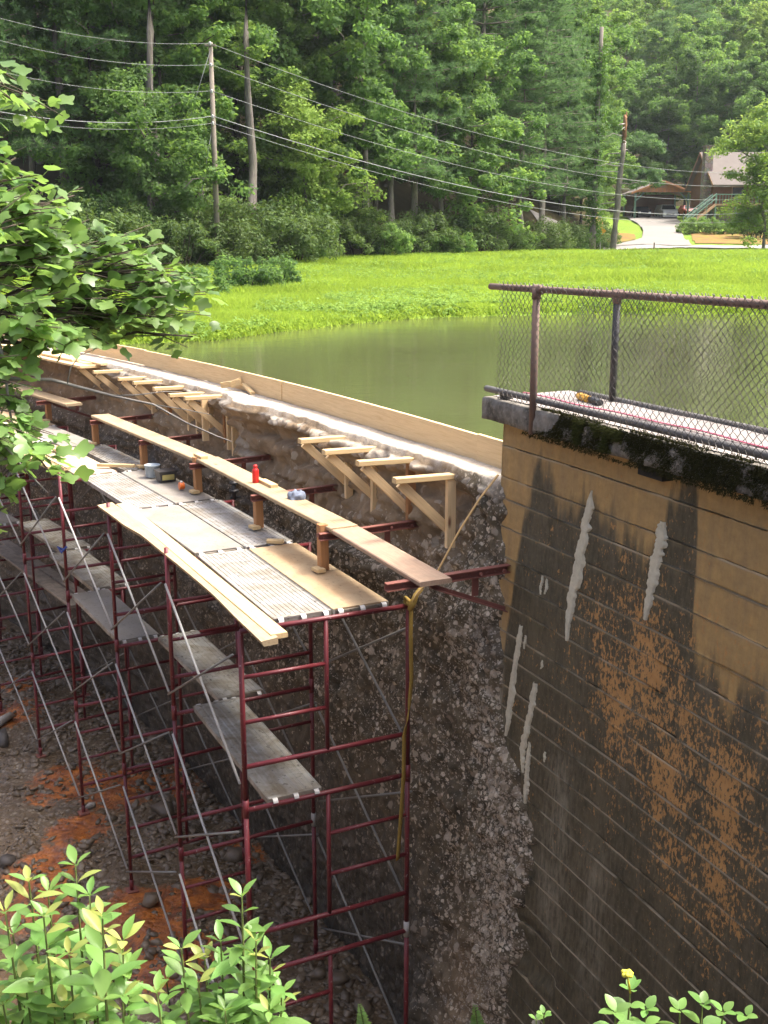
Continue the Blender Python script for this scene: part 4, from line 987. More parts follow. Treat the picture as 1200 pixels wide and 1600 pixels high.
# webbing: tied to the near corner of the deck, one end up to the crest, one hanging
def ribbon(name, pts, w, mat, label, wide, n=None):
    pts = [Vector(p) for p in pts]; m = MB()
    fine = []
    for i in range(len(pts) - 1):
        for t in np.linspace(0, 1, 6, endpoint=False): fine.append(pts[i].lerp(pts[i + 1], t))
    fine.append(pts[-1])
    vs_ = []
    for i, p in enumerate(fine):
        d = (fine[min(i + 1, len(fine) - 1)] - fine[max(i - 1, 0)]).normalized()
        a = wide(i / (len(fine) - 1)); sd = (a - d * a.dot(d)).normalized(); nn = d.cross(sd)
        for x, y in ((-1, -1), (1, -1), (1, 1), (-1, 1)): vs_.append(p + sd * x * w / 2 + nn * y * .0025)
    fs = []
    for k in range(len(fine) - 1):
        for c in range(4): fs.append((4 * k + c, 4 * k + (c + 1) % 4, 4 * k + 4 + (c + 1) % 4, 4 * k + 4 + c))
    n = 4 * (len(fine) - 1); fs += [(3, 2, 1, 0), (n, n + 1, n + 2, n + 3)]
    m.add(vs_, fs); o = m.build(name, M[mat], None, True); tag(o, label, 'strap'); return o
ribbon('webbing_strap', [Q(-.35, 2.18, -1.86), Q(-.33, 2.02, -2.05), Q(-.28, 1.86, -2.32), Q(-.20, 1.70, -2.68), Q(-.08, 1.57, -2.90), Q(-.03, 1.53, -3.0)], .045, 'strap_tan', 'tan webbing strap running from the crest down to the deck corner', lambda t: ev(0) * .3 + es(0) * .9)
ws = empty('tied_strap', Q(0, FV, -5.4)); tag(ws, 'yellow webbing strap knotted at the deck corner and hanging down the scaffold leg', 'strap')
x = Q(0, FV, 0)
m = MB()
for kk in range(5):
    a = [Q(-.028 * math.cos(t) , FV + .02 - .028 * kk * .4, -3.02 + .034 * math.sin(t) + .01 * kk) for t in np.linspace(0, 2 * math.pi, 12)]
    m.path(a, .011, 6)
m.path([Q(-.03, FV, -3.06), Q(-.045, FV + .02, -3.0), Q(-.03, FV + .06, -2.93), Q(-.02, FV + .12, -2.88)], [.024, .03, .024, .02], 8)
m.build('knot', M['strap_yellow'], ws, True)
o = ribbon('hanging_end', [Q(-.035, FV + .01, -3.03), Q(-.05, FV - .0, -3.3), Q(-.04, FV + .015, -3.7), Q(-.045, FV - .01, -3.98), Q(-.05, FV - .06, -4.22), Q(-.045, FV - .06, -4.6), Q(-.04, FV - .09, -5.1), Q(-.03, FV - .11, -5.45)], .052, 'strap_yellow', '', lambda t: ev(0) * (1 - .9 * math.exp(-((t - .47) / .06) ** 2)) + es(0) * .5)
o.location = (0, 0, 0)
org = np.array(ROOT[o.name]); o.parent = ws; o.location = Vector((org - ROOT[ws.name]).tolist())
for kk in ('label', 'category'):
    if kk in o: del o[kk]
# screw clamp and bolts at the inner edge of the deck
m = MB(); c = Q(4.40, FV + .04, -3.02); m.tube(c, c + UP * .24, .03, 10); m.tube(c + UP * .10, c + UP * .13, .06, 10); m.tube(c + UP * .2, c + UP * .225, .055, 10); m.tube(c + UP * .03 - ev(4.4) * .05, c + UP * .03 + ev(4.4) * .08, .014, 8)
tag(m.build('screw_jack', M['black_metal'], None, True), 'black screw jack on the inner scaffold leg behind the bench plank', 'jack')
# ================================================================ vegetation prototypes
def leafcloud(C, n, size, r, upb=.5, shell=.5, flat=1.0, aspect=.55):
    """C: clusters (x,y,z,radius); n leaves each -> folded rhombic leaf sprays"""
    C = np.asarray(C); m = len(C); N = m * n
    c = np.repeat(C, n, 0); d = r.normal(size=(N, 3)); d /= np.linalg.norm(d, axis=1)[:, None]
    rad = c[:, 3] * (shell + (1 - shell) * r.random(N)) ; off = d * rad[:, None]; off[:, 2] *= flat
    P = c[:, :3] + off
    nrm = d * .5 + r.normal(size=(N, 3)) * .45; nrm[:, 2] += upb; nrm /= np.linalg.norm(nrm, axis=1)[:, None]
    t = np.cross(nrm, r.normal(size=(N, 3))); t /= np.linalg.norm(t, axis=1)[:, None] + 1e-9
    b = np.cross(nrm, t); L = (size * (.6 + .8 * r.random(N)))[:, None]; W = L * aspect
    V = np.stack([P - t * L * .5, P + b * W * .5 - nrm * L * .06, P + t * L * .5 - nrm * L * .12, P - b * W * .5 - nrm * L * .06], 1).reshape(-1, 3)
    i = np.arange(N) * 4
    F = np.concatenate([np.stack([i, i + 1, i + 2], 1), np.stack([i, i + 2, i + 3], 1)])
    tint = np.repeat(np.clip(.5 * r.random(N) + .5 * np.repeat(r.random(m), n), 0, 1), 4)
    return V, F, tint
PROTO = {}
def proto_mesh(key, V, F, tint, mat):
    o = link_mesh('crown', V, F, M[mat], None, False, (0, 0, 0), tint=tint); me = o.data; bpy.data.objects.remove(o); PROTO[key + '_crown'] = me
def proto_trunk(key, mb, mat):
    o = mb.build('trunk', M[mat], None, True, (0, 0, 0)); me = o.data; bpy.data.objects.remove(o); PROTO[key + '_trunk'] = me
def wobble(p0, p1, n, amp, r):
    p0 = np.array(p0, float); p1 = np.array(p1, float); ts = np.linspace(0, 1, n)
    w = r.normal(size=(n, 3)) * amp; w[0] = 0; w[-1] *= .5
    return [Vector((p0 + (p1 - p0) * t + w[i]).tolist()) for i, t in enumerate(ts)]
def make_broadleaf(key, seed, H, base, Rc, nb, mat, bmat='bark_grey', nl=150, size=.26, tr=.22):
    r = np.random.default_rng(seed); mb = MB(); C = []
    lean = r.normal(size=2) * .02 * H
    mb.path(wobble((0, 0, -.6), (lean[0], lean[1], H * .94), 9, .10, r), list(np.linspace(tr, .03, 9)), 8)
    for i in range(nb):
        h = H * (base + (.95 - base) * (i + r.random()) / nb); a = i * 2.4 + r.normal() * .4
        q = (h / H - base) / (1 - base); reach = Rc * (math.sin(math.pi * min(.96, .18 + q * .80)) ** .7) * (.65 + .5 * r.random())
        p0 = (lean[0] * h / H, lean[1] * h / H, h * .93); p1 = (math.cos(a) * reach + p0[0], math.sin(a) * reach + p0[1], h + reach * (.30 - .2 * r.random()))
        pts = wobble(p0, p1, 5, .12, r); mb.path(pts, [tr * .38 * (1 - q * .6), tr * .28 * (1 - q * .6), .05, .035, .015], 5)
        for t in (.45, .72, 1.0):
            b = np.array(pts[int(t * 4)]); C.append([*b, .62 + .5 * r.random()])
            for _ in range(2):
                C.append([*(b + r.normal(size=3) * np.array([.8, .8, .5])), .45 + .5 * r.random()])
    V, F, t = leafcloud(C, nl, size, r, .55, .35, .62)
    proto_trunk(key, mb, bmat); proto_mesh(key, V, F, t, mat)
def make_pine(key, seed, H, base, Rc, mat='pine_needles', dead=.28, tr=.26):
    r = np.random.default_rng(seed); mb = MB(); P = []; Dn = []
    mb.path(wobble((0, 0, -.6), (0, 0, H), 9, .06, r), list(np.linspace(tr, .03, 9)), 8)
    h = H * dead
    while h < H * .98:
        q = (h / H)
        live = h > base * H
        reach = Rc * (1 - max(0, (q - base)) / (1 - base)) ** .75 * (.7 + .5 * r.random()) + .5
        if not live: reach *= .55
        for k in range(5 if live else 3):
            a = r.random() * 6.28; p1 = np.array([math.cos(a) * reach, math.sin(a) * reach, h + reach * (.10 + .22 * (q - .5))])
            pts = wobble((0, 0, h), p1, 4, .08, r); mb.path(pts, [.05, .035, .022, .01], 4)
            if live:
                for t in np.linspace(.3, 1.0, 7):
                    b = np.array([0, 0, h]) + (p1 - np.array([0, 0, h])) * t
                    for _ in range(3):
                        P.append(b + r.normal(size=3) * np.array([.28, .28, .07]) * (1 + reach * .25)); Dn.append([math.cos(a), math.sin(a), .25])
        h += .62 + .35 * r.random()
    P = np.array(P); Dn = np.array(Dn); n = 22; N = len(P) * n
    c = np.repeat(P, n, 0); d = np.repeat(Dn, n, 0) * .5 + r.normal(size=(N, 3)) * .6; d[:, 2] += .25; d /= np.linalg.norm(d, axis=1)[:, None]
    sd = np.cross(d, r.normal(size=(N, 3))); sd /= np.linalg.norm(sd, axis=1)[:, None]; L = (.24 + .22 * r.random(N))[:, None]
    V = np.stack([c - sd * .022, c + sd * .022, c + d * L], 1).reshape(-1, 3); F = np.arange(3 * N).reshape(-1, 3)
    proto_trunk(key, mb, 'bark_grey'); proto_mesh(key, V, F, np.repeat(np.clip(.4 * r.random(N) + .6 * np.repeat(r.random(len(P)), n), 0, 1), 3), mat)
def make_shrub(key, seed, H, R, mat, nc=46, nl=130, size=.17):
    r = np.random.default_rng(seed); mb = MB(); C = []
    for i in range(nc):
        a = r.random() * 6.28; q = r.random() ** .6; z = H * (.12 + .85 * r.random() * math.sqrt(max(.05, 1 - q * q * .8)))
        p = (math.cos(a) * q * R, math.sin(a) * q * R, z); C.append([*p, .22 * H * (.6 + .6 * r.random())])
        if i < 9: mb.path(wobble((p[0] * .2, p[1] * .2, -.2), p, 5, .05, r), [.04, .035, .025, .018, .008], 5)
    V, F, t = leafcloud(C, nl, size, r, .6, .45, .8, .42)
    proto_trunk(key, mb, 'bark_dark'); proto_mesh(key, V, F, t, mat)
make_broadleaf('b1', 101, 17, .22, 4.6, 17, 'broadleaf_dark'); make_broadleaf('b2', 102, 20, .30, 4.9, 18, 'broadleaf_mid')
make_broadleaf('b3', 103, 14, .12, 4.2, 16, 'broadleaf_mid', 'bark_dark'); make_broadleaf('b4', 104, 22, .42, 4.6, 16, 'broadleaf_light')
make_broadleaf('b5', 105, 9.5, .12, 3.2, 15, 'broadleaf_light', 'bark_grey', 130, .22, .12)
make_broadleaf('b6', 106, 24, .62, 4.0, 11, 'broadleaf_mid', 'bark_grey', 140, .26, .30)
make_pine('p1', 111, 22, .34, 3.8); make_pine('p2', 112, 25, .50, 4.2); make_pine('p3', 113, 16, .18, 3.4)
make_shrub('r1', 121, 2.6, 2.0, 'rhododendron'); make_shrub('r2', 122, 1.9, 1.8, 'broadleaf_mid', 40); make_shrub('r3', 123, 1.1, .95, 'broadleaf_dark', 30, 90, .12)

def plant(key, loc, rot, sc_, name, label, cat='tree', group=None, mat=None):
    o = empty(name, loc); o.rotation_euler = (0, 0, rot); o.scale = (sc_, sc_, sc_ * (.92 + .16 * random.random()))
    for part in ('trunk', 'crown'):
        c = bpy.data.objects.new(part if cat == 'tree' or part == 'crown' else 'stems', PROTO[key + '_' + part]); COL.objects.link(c); c.parent = o
        if mat and part == 'crown':
            c.material_slots[0].link = 'OBJECT'; c.material_slots[0].material = M[mat]
    tag(o, label, cat, group); return o
def edge_depth(px, extra=0.0):
    D = 35.0
    while D < 200:
        p = bearing(px, D)
        if D >= treeline(p.x): break
        D += .5
    return D + extra
KIND = {'b1': ('broadleaf_tree', 'dark leafy broadleaf tree'), 'b2': ('broadleaf_tree', 'tall leafy broadleaf tree'), 'b3': ('broadleaf_tree', 'low-branched leafy tree'), 'b4': ('broadleaf_tree', 'tall pale-leaved tree'),
        'b5': ('young_tree', 'young light green tree'), 'b6': ('tall_tree', 'tall bare-trunked tree'), 'p1': ('pine_tree', 'feathery pine'), 'p2': ('pine_tree', 'tall pine with bare lower limbs'), 'p3': ('pine_tree', 'bushy low-branched pine')}
def where(px):
    if px < -20: return 'at the far left'
    if px < 130: return 'above the foreground leaves'
    if px < 310: return 'left of the utility pole'
    if px < 400: return 'behind the utility pole'
    if px < 560: return 'right of the utility pole'
    if px < 720: return 'behind the middle of the meadow'
    if px < 860: return 'left of the vine-clad trunk'
    if px < 990: return 'around the snapped pine'
    if px < 1090: return 'behind the carport'
    return 'behind the house'
random.seed(11)
front = [(-60, 'p1', 2), (10, 'p3', 1), (60, 'b1', 3), (110, 'p1', 2), (165, 'b3', 1), (215, 'b1', 2), (270, 'b3', 0), (318, 'b1', 3), (372, 'b3', 3), (425, 'b2', 5), (468, 'b3', 1), (520, 'b1', 2), (572, 'b1', 0), (612, 'p3', 1), (648, 'p1', 1), (690, 'b1', 0), (735, 'b3', -1), (775, 'b1', 0), (812, 'p3', 0), (845, 'p1', 1), (880, 'p3', 1)]
WT = {}
def wood_tree(px, key, D, sc_, row):
    loc = on_ground(px, D); nm, lb = KIND[key]
    lab = '%s %s, %s' % (lb, where(px), ['front row', 'second row', 'third row', 'higher on the slope', 'highest on the slope'][row])
    o = plant(key, loc, random.random() * 6.28, sc_, nm, lab, 'tree', 'trees of the wood behind the meadow'); WT.setdefault(lab, []).append((px, o)); return o
for px, key, e in front:
    wood_tree(px, key, edge_depth(px, e + 1.5), .85 + .25 * random.random(), 0)
keys2 = ['b2', 'p1', 'b1', 'b4', 'p2', 'p1', 'b1', 'p2']
for row, (extra, step, off) in enumerate([(8, 62, -50), (16, 66, -20), (27, 74, -60), (42, 84, -30)]):
    px = off
    while px < 905:
        key = keys2[random.randrange(len(keys2))]
        wood_tree(px + random.uniform(-14, 14), key, edge_depth(min(px, 940), extra + random.uniform(-2.5, 2.5)), .9 + .3 * random.random(), row + 1); px += step
for (px, D, key, sc_, row) in [(985, 152, 'b1', 1.2, 1), (1015, 160, 'p1', 1.2, 1), (1045, 156, 'b2', 1.15, 1), (1075, 150, 'b1', 1.2, 1), (1100, 158, 'b2', 1.2, 1), (1135, 150, 'b1', 1.25, 1), (1170, 152, 'b2', 1.2, 1), (1205, 148, 'b1', 1.2, 1), (1240, 150, 'b2', 1.2, 1),
                               (970, 172, 'b2', 1.2, 2), (1010, 178, 'b4', 1.2, 2), (1060, 172, 'p2', 1.2, 2), (1110, 176, 'b2', 1.3, 2), (1160, 172, 'b4', 1.2, 2), (1215, 174, 'b2', 1.2, 2), (990, 200, 'b2', 1.3, 3), (1050, 205, 'b4', 1.3, 3), (1120, 200, 'b2', 1.3, 3), (1190, 200, 'b4', 1.3, 3),
                               (905, 140, 'b3', 1.0, 0), (1092, 152, 'b3', 1.0, 0), (1190, 136, 'b1', 1.0, 0), (895, 112, 'b3', .8, 0), (905, 98, 'b3', .7, 0), (890, 101, 'b3', .8, 0), (918, 104, 'p3', .7, 0), (872, 97, 'b3', .75, 0), (932, 110, 'b3', .7, 0), (888, 120, 'b1', 1.0, 1), (902, 128, 'p1', 1.0, 1), (985, 149, 'b1', 1.0, 0), (1010, 150, 'b3', 1.1, 0), (1040, 149, 'b1', 1.0, 0), (1065, 150, 'b3', 1.0, 0), (1080, 190, 'b2', 1.4, 3), (1150, 188, 'b2', 1.4, 3), (1230, 186, 'b2', 1.4, 3), (1030, 225, 'b2', 1.5, 4), (1090, 228, 'b2', 1.5, 4), (1150, 225, 'b4', 1.5, 4), (1210, 222, 'b2', 1.5, 4), (960, 222, 'b2', 1.5, 4)]:
    wood_tree(px, key, D, sc_, row)
for lab, L in WT.items():
    if len(L) > 1:
        L.sort(key=lambda t: t[0])
        for i, (px, o) in enumerate(L):
            o['label'] = lab + ', ' + (('leftmost' if i == 0 else 'rightmost' if i == len(L) - 1 else ['', 'second', 'third', 'fourth', 'fifth', 'sixth'][i] + ' from left'))
# single trees that stand out
plant('b6', on_ground(245, 54.5), 1.0, 1.05, 'tall_tree', 'thick grey-barked trunk rising out of the foliage left of the utility pole', 'tree')
plant('b5', on_ground(240, 53.2), 2.2, .95, 'small_tree', 'leafy tree hiding the foot of the thick grey-barked trunk', 'tree', None, 'broadleaf_dark')
plant('b6', on_ground(398, 59.0), 2.0, .95, 'tall_tree', 'slim straight tree trunk standing just right of the utility pole', 'tree')
plant('b6', on_ground(556, 69.5), 3.0, .95, 'tall_tree', 'dark tree trunk among the leaves right of centre above the meadow', 'tree')
plant('b6', on_ground(586, 73), 4.4, .85, 'tall_tree', 'leaning dark tree trunk beside the straight dark one above the meadow', 'tree')
plant('b5', on_ground(1192, 91), .5, 1.22, 'lawn_tree', 'light green open-crowned tree at the right edge in front of the house', 'tree', None, 'broadleaf_light')
plant('b5', on_ground(540, 67.5), 1.5, .55, 'small_tree', 'small light green tree with pale forked stems at the meadow edge', 'tree')
plant('b5', on_ground(478, 62), 2.6, 1.0, 'small_tree', 'rounded pale-leaved tree right of the slim straight trunk', 'tree', None, 'weed_leaves')
# the snapped pine and the vine-clad trunk
def trunk_only(name, px, D, H, r0, r1, label, bare):
    p = on_ground(px, D); o = empty(name, p); tag(o, label, 'tree'); rr = np.random.default_rng(int(px))
    m = MB(); pts = wobble(p + Vector((0, 0, -.4)), p + Vector((.5 if bare else 0, 0, H)), 10, .04, rr); m.path(pts, list(np.linspace(r0, r1, 10)), 10); m.build('trunk', M['bark_grey'], o, True)
    return o, p, rr
o, p, rr = trunk_only('snapped_pine', 957, 89.5, 8.3, .27, .19, 'snapped pine trunk with an orange broken top and dead limbs by the driveway', True)
top = p + Vector((.5, 0, 9.4)); m = MB(); m.path([top + Vector((0, 0, -1.25)), top + Vector((0, 0, -.6)), top + Vector((.02, 0, .35)), top + Vector((0, 0, .85)), top + Vector((-.03, 0, 1.0))], [.185, .185, .17, .15, .07], 9); m.path([top + Vector((.06, 0, .7)), top + Vector((.1, 0, 1.0)), top + Vector((.1, 0, 1.25))], [.10, .06, .01], 6); m.build('broken_top', M['bark_snapped'], o, True)
for k in range(16):
    h = 3.0 + k * .45; a = rr.random() * 6.28; L = 1.2 + 1.6 * rr.random(); b = p + Vector((.5 * h / 9.4, 0, h)); m = MB()
    e = b + Vector((math.cos(a) * L, math.sin(a) * L, .15 - .5 * rr.random())); m.path(wobble(b, e, 5, .08, rr), [.06, .045, .03, .02, .008], 5); m.build('dead_limb', M['bark_dead'], o, True)
V, F, t = [], [], []
C = [[p.x + 1.0 + rr.random() * 2.6, p.y + rr.normal() * .8, p.z + h + rr.normal() * .25, .55] for h in (5.2, 5.6, 6.0, 8.2, 8.6) for _ in range(5)]
Vc, Fc, tc = leafcloud(C, 160, .24, rr, .6, .2, .45, .3); link_mesh('living_boughs', Vc, Fc, M['pine_needles'], o, tint=tc)
o, p, rr = trunk_only('vine_clad_trunk', 925, 91, 17, .30, .16, 'tall trunk wrapped in green vines left of the snapped pine', False)
C = [[p.x + rr.normal() * .28, p.y + rr.normal() * .28, p.z + h, .5 + .2 * rr.random()] for h in np.linspace(.5, 15.5, 60)]
Vc, Fc, tc = leafcloud(C, 120, .2, rr, .3, .5, 1.0); link_mesh('vine_leaves', Vc, Fc, M['ivy'], o, tint=tc)
# shrubs along the foot of the wood
ORD = ['first', 'second', 'third', 'fourth', 'fifth', 'sixth', 'seventh', 'eighth', 'ninth', 'tenth', 'eleventh', 'twelfth', 'thirteenth', 'fourteenth', 'fifteenth']
random.seed(21)
for i, px in enumerate([118, 150, 182, 214, 250, 285, 318, 350, 385, 415, 440, 463]):
    plant('r1', on_ground(px, edge_depth(px, -1.5 - 2.2 * (i % 2))), random.random() * 6, .95 + .5 * random.random(), 'rhododendron_bush', 'dark rhododendron bush at the meadow edge, %s from the left' % ORD[i], 'bush', 'bushes along the foot of the wood')
for i, px in enumerate([495, 520, 560, 600, 635, 670, 705, 745, 780, 815, 850, 880, 905, 925, 940]):
    plant('r1' if i % 3 else 'r2', on_ground(px, edge_depth(px, -1.2 + (i % 3))), random.random() * 6, .75 + .4 * random.random(), 'undergrowth_bush', 'undergrowth bush below the wood behind the meadow, %s from the left' % ORD[i], 'bush', 'undergrowth bushes at the foot of the wood')
for i, (px, D) in enumerate([(318, 38), (372, 41), (402, 41.5), (425, 43)]):
    plant('r3', on_ground(px, D), i * 1.7, .95 + .2 * (i % 2), 'meadow_bush', ['dark leafy bush in the meadow nearest the foreground branch', 'dark leafy bush in the meadow, left of the joined pair', 'bush in the meadow, middle of the joined clump', 'bush in the meadow at the right end of the clump'][i], 'bush', 'bushes standing in the meadow')
for i, (px, D, k, sc_) in enumerate([(1078, 113, 'r2', .8), (1100, 114, 'r2', .8), (1120, 112, 'r2', .7), (1145, 113, 'r2', .75), (1172, 108, 'r1', 1.0), (1185, 107, 'r1', .9)]):
    plant(k, on_ground(px, D), i, sc_, 'garden_bush', ['low green bush beside the drive, below the stair foot', 'low green bush below the stairs, second from the drive', 'low green bush below the stairs, third from the drive', 'low green bush below the house deck', 'dark round bush left of the light green tree trunk', 'dark round bush behind the light green tree trunk'][i], 'bush', 'garden bushes by the drive')

# ---------------------------------------------------------------- meadow grass and weeds
r = np.random.default_rng(31)
def scatter(n, y0, y1, power=1.6):
    y = (y0 ** (1 - power) + r.random(n) * (y1 ** (1 - power) - y0 ** (1 - power))) ** (1 / (1 - power))
    x = (r.random(n) * 1320 - 600) / 1750 * y
    d = pond_sd(x, y); k = (d > .12) & (y < treeline(x) + 1) & (polar(x, y)[1] > 3.2) & ~((x > 13) & (y > 88) & (y < 101))
    return x[k], y[k], d[k]
x, y, d = scatter(140000, 19, 95); n = len(x); z = upland(x, y) + Z0
nb = 6; N = n * nb
bx, by, bz = [np.repeat(a, nb) for a in (x, y, z)]
hgt = np.repeat(.07 + .16 * fbm(x * .5, y * .5, oct=4, seed=33) ** 1.5 + .05 * r.random(n), nb) * (.6 + .6 * r.random(N)) * (1 + np.repeat(y, nb) / 160) * np.repeat(.45 + .55 * sstep(.2, 2.5, d), nb)
spread = .10 + np.repeat(y, nb) * .004
px_ = bx + r.normal(size=N) * spread; py_ = by + r.normal(size=N) * spread; an = r.random(N) * 6.28; wd = .006 + np.repeat(y, nb) * .00055
B0 = np.stack([px_ - np.cos(an) * wd, py_ - np.sin(an) * wd, bz - .03], 1); B1 = np.stack([px_ + np.cos(an) * wd, py_ + np.sin(an) * wd, bz - .03], 1)
B2 = np.stack([px_ + r.normal(size=N) * hgt * .8, py_ + r.normal(size=N) * hgt * .8, bz + hgt], 1)
tint = np.clip(np.repeat(.5 + 1.5 * (fbm(x * .25, y * .25, oct=4, seed=34) - .5) + 1.3 * (fbm(x * 1.8, y * 1.8, oct=3, seed=35) - .5), nb) + .3 * (r.random(N) - .5), 0, 1)
grass = link_mesh('meadow_grass', np.stack([B0, B1, B2], 1).reshape(-1, 3), np.arange(3 * N).reshape(-1, 3), M['grass_blades'], None, False, (0, 0, Z0 - 1), tint=np.repeat(tint, 3))
tag(grass, 'bright green grass covering the meadow beyond the pond', 'grass', kind='stuff')
x, y, d = scatter(19000, 21, 92, 1.4); w = fbm(x * .16, y * .16, oct=3, seed=36) + .12 * sstep(45, 62, y); k = w > .51; x, y = x[k], y[k]
C = np.stack([x, y, upland(x, y) + Z0 + .12, .13 + .28 * r.random(len(x)) ** 3], 1); V, F, t = leafcloud(C, 26, .10, r, .7, .2, .9, .4)
weeds = link_mesh('meadow_weeds', V, F, M['weed_leaves'], None, False, (0, 0, Z0 - 1), tint=t); tag(weeds, 'pale tall weeds scattered through the meadow grass', 'weeds', kind='stuff')
# rank growth along the waterline
sh = POND[26:36]; xs, ys = [], []
for i in range(len(sh) - 1):
    for _ in range(70): q = r.random(); xs.append(sh[i][0] + (sh[i + 1][0] - sh[i][0]) * q); ys.append(sh[i][1] + (sh[i + 1][1] - sh[i][1]) * q + .15 + .5 * r.random())
x = np.array(xs); y = np.array(ys); C = np.stack([x, y, np.maximum(upland(x, y), -2.0) + Z0 + .05, .12 + .12 * r.random(len(x))], 1); V, F, t = leafcloud(C, 40, .08, r, .7, .2, .8, .4)
o = link_mesh('waterside_growth', V, F, M['grass_blades'], None, False, (0, 0, Z0 - 1), tint=t); tag(o, 'low leafy growth along the far waterline of the pond', 'plants', kind='stuff')

# ================================================================ road, drive, house
def strip(name, L, R, mat, up=.05, n=6):
    V = []; m_ = len(L)
    for a, b in zip(L, R):
        for t in np.linspace(0, 1, n):
            x = a[0] + (b[0] - a[0]) * t; y = a[1] + (b[1] - a[1]) * t; V.append((x, y, gz(x, y) + up))
    o = link_mesh(name, V, grid_faces(m_, n), M[mat], None, True, (0, 0, 0)); tag(o, kind='structure'); return o
def dens(pts, k=8):
    out = []
    for i in range(len(pts) - 1):
        for t in np.linspace(0, 1, k, endpoint=False): out.append((pts[i][0] + (pts[i + 1][0] - pts[i][0]) * t, pts[i][1] + (pts[i + 1][1] - pts[i][1]) * t))
    return out + [pts[-1]]
strip('road', dens([(13.0, 90.5), (16, 92.5), (20, 94.0), (26, 95), (40, 95.5), (75, 96)], 14), dens([(12.0, 93.5), (15.5, 95.5), (19.5, 97.8), (26, 99), (40, 99.5), (75, 100)], 14), 'road_surface', .10)
strip('driveway', dens([(19.6, 97.5), (24.6, 107), (27.0, 117), (28.6, 126), (30.2, 142)]), dens([(27.2, 98.5), (28.6, 107), (30.9, 117), (33.4, 126), (36.6, 142)]), 'driveway_concrete', .14)
strip('garden_bed', dens([(18.8, 100.3), (19.6, 106), (21.5, 113)]), dens([(20.4, 100.6), (23.8, 106), (25.2, 113)]), 'mulch', .10)
strip('house_bank', dens([(28.2, 101.5), (29.4, 107), (31.4, 115)]), dens([(44, 101.5), (46, 107), (50, 115)]), 'mulch', .06)
BX = Vector((1, 0, 0)); BY = Vector((0, 1, 0))
def bxx(m, x0, x1, y0, y1, z0, z1):
    m.plank(Vector(((x0 + x1) / 2, y0, (z0 + z1) / 2)), Vector(((x0 + x1) / 2, y1, (z0 + z1) / 2)), x1 - x0, z1 - z0, UP, .01)
# carport
cx0, cx1, cy0, cy1 = 30.2, 36.9, 136.5, 143.0; cz = gz(33, 137); ce = cz + 3.15; cr = cz + 4.4
cp = empty('carport', (33.5, 137, cz)); tag(cp, 'open carport with an orange wooden gable and green posts', 'carport')
for x in (cx0 + .15, cx1 - .15):
    for y in (cy0 + .1, cy1 - .2):
        m = MB(); bxx(m, x - .10, x + .10, y - .1, y + .1, cz - .3, ce); m.build('post', M['green_paint'], cp)
for sx, x in ((1, cx0 + .2), (-1, cx1 - .2)):
    m = MB(); m.plank(Vector((x, cy0 + .1, ce - 1.0)), Vector((x + sx * 1.0, cy0 + .1, ce)), .14, .14, UP, .01); m.build('corner_brace', M['green_paint'], cp)
xm = (cx0 + cx1) / 2
m = MB(); m.add([(cx0, cy0, ce), (cx1, cy0, ce), (xm, cy0, cr), (cx0, cy0 + .15, ce), (cx1, cy0 + .15, ce), (xm, cy0 + .15, cr)], [(0, 1, 2), (5, 4, 3), (0, 3, 4, 1), (1, 4, 5, 2), (2, 5, 3, 0)]); m.build('gable', M['gable_wood'], cp)
for k in range(1, 14):
    x = cx0 + (cx1 - cx0) * k / 14; hh = (1 - abs(x - xm) / (xm - cx0)) * (cr - ce)
    m = MB(); bxx(m, x - .03, x + .03, cy0 - .04, cy0 - .003, ce, ce + max(.06, hh - .05)); m.build('batten', M['trim_wood'], cp)
for sg in (-1, 1):
    e = xm + sg * (xm - cx0 + .45); m = MB()
    n_ = Vector((sg * (cr - ce), 0, (xm - cx0))).normalized()
    a = Vector((e, 0, ce - .15)); b = Vector((xm, 0, cr + .02)); m.plank(((a + b) / 2) + BY * (cy0 - .4) + n_ * .07, ((a + b) / 2) + BY * (cy1 + .3) + n_ * .07, (b - a).length, .12, n_, .01); m.build('roof_slope', M['shingles'], cp)
    m = MB(); m.plank(a + BY * (cy0 - .42), b + BY * (cy0 - .42), .05, .22, UP, .01); m.build('fascia', M['gable_wood'], cp)
m = MB(); bxx(m, xm - .35, xm + .35, cy0 - .06, cy0 - .004, ce + .5, ce + .95); m.build('louvre', M['trim_wood'], cp)
m = MB(); bxx(m, cx0 + .1, cx1 - .1, cy1 - .1, cy1, cz - .2, ce); m.build('back_wall', M['brown_siding'], cp)
lt = empty('lean_to', (39, 138, cz)); tag(lt, 'flat lean-to roof joining the carport and the house', 'roof')
m = MB(); bxx(m, cx1 + .5, 40.2, 136.4, 141, ce - .12, ce + .14); m.build('roof_sheet', M['trim_wood'], lt)
m = MB(); bxx(m, 39.8, 39.95, 136.6, 136.75, cz - .5, ce - .12); m.build('post', M['trim_wood'], lt)
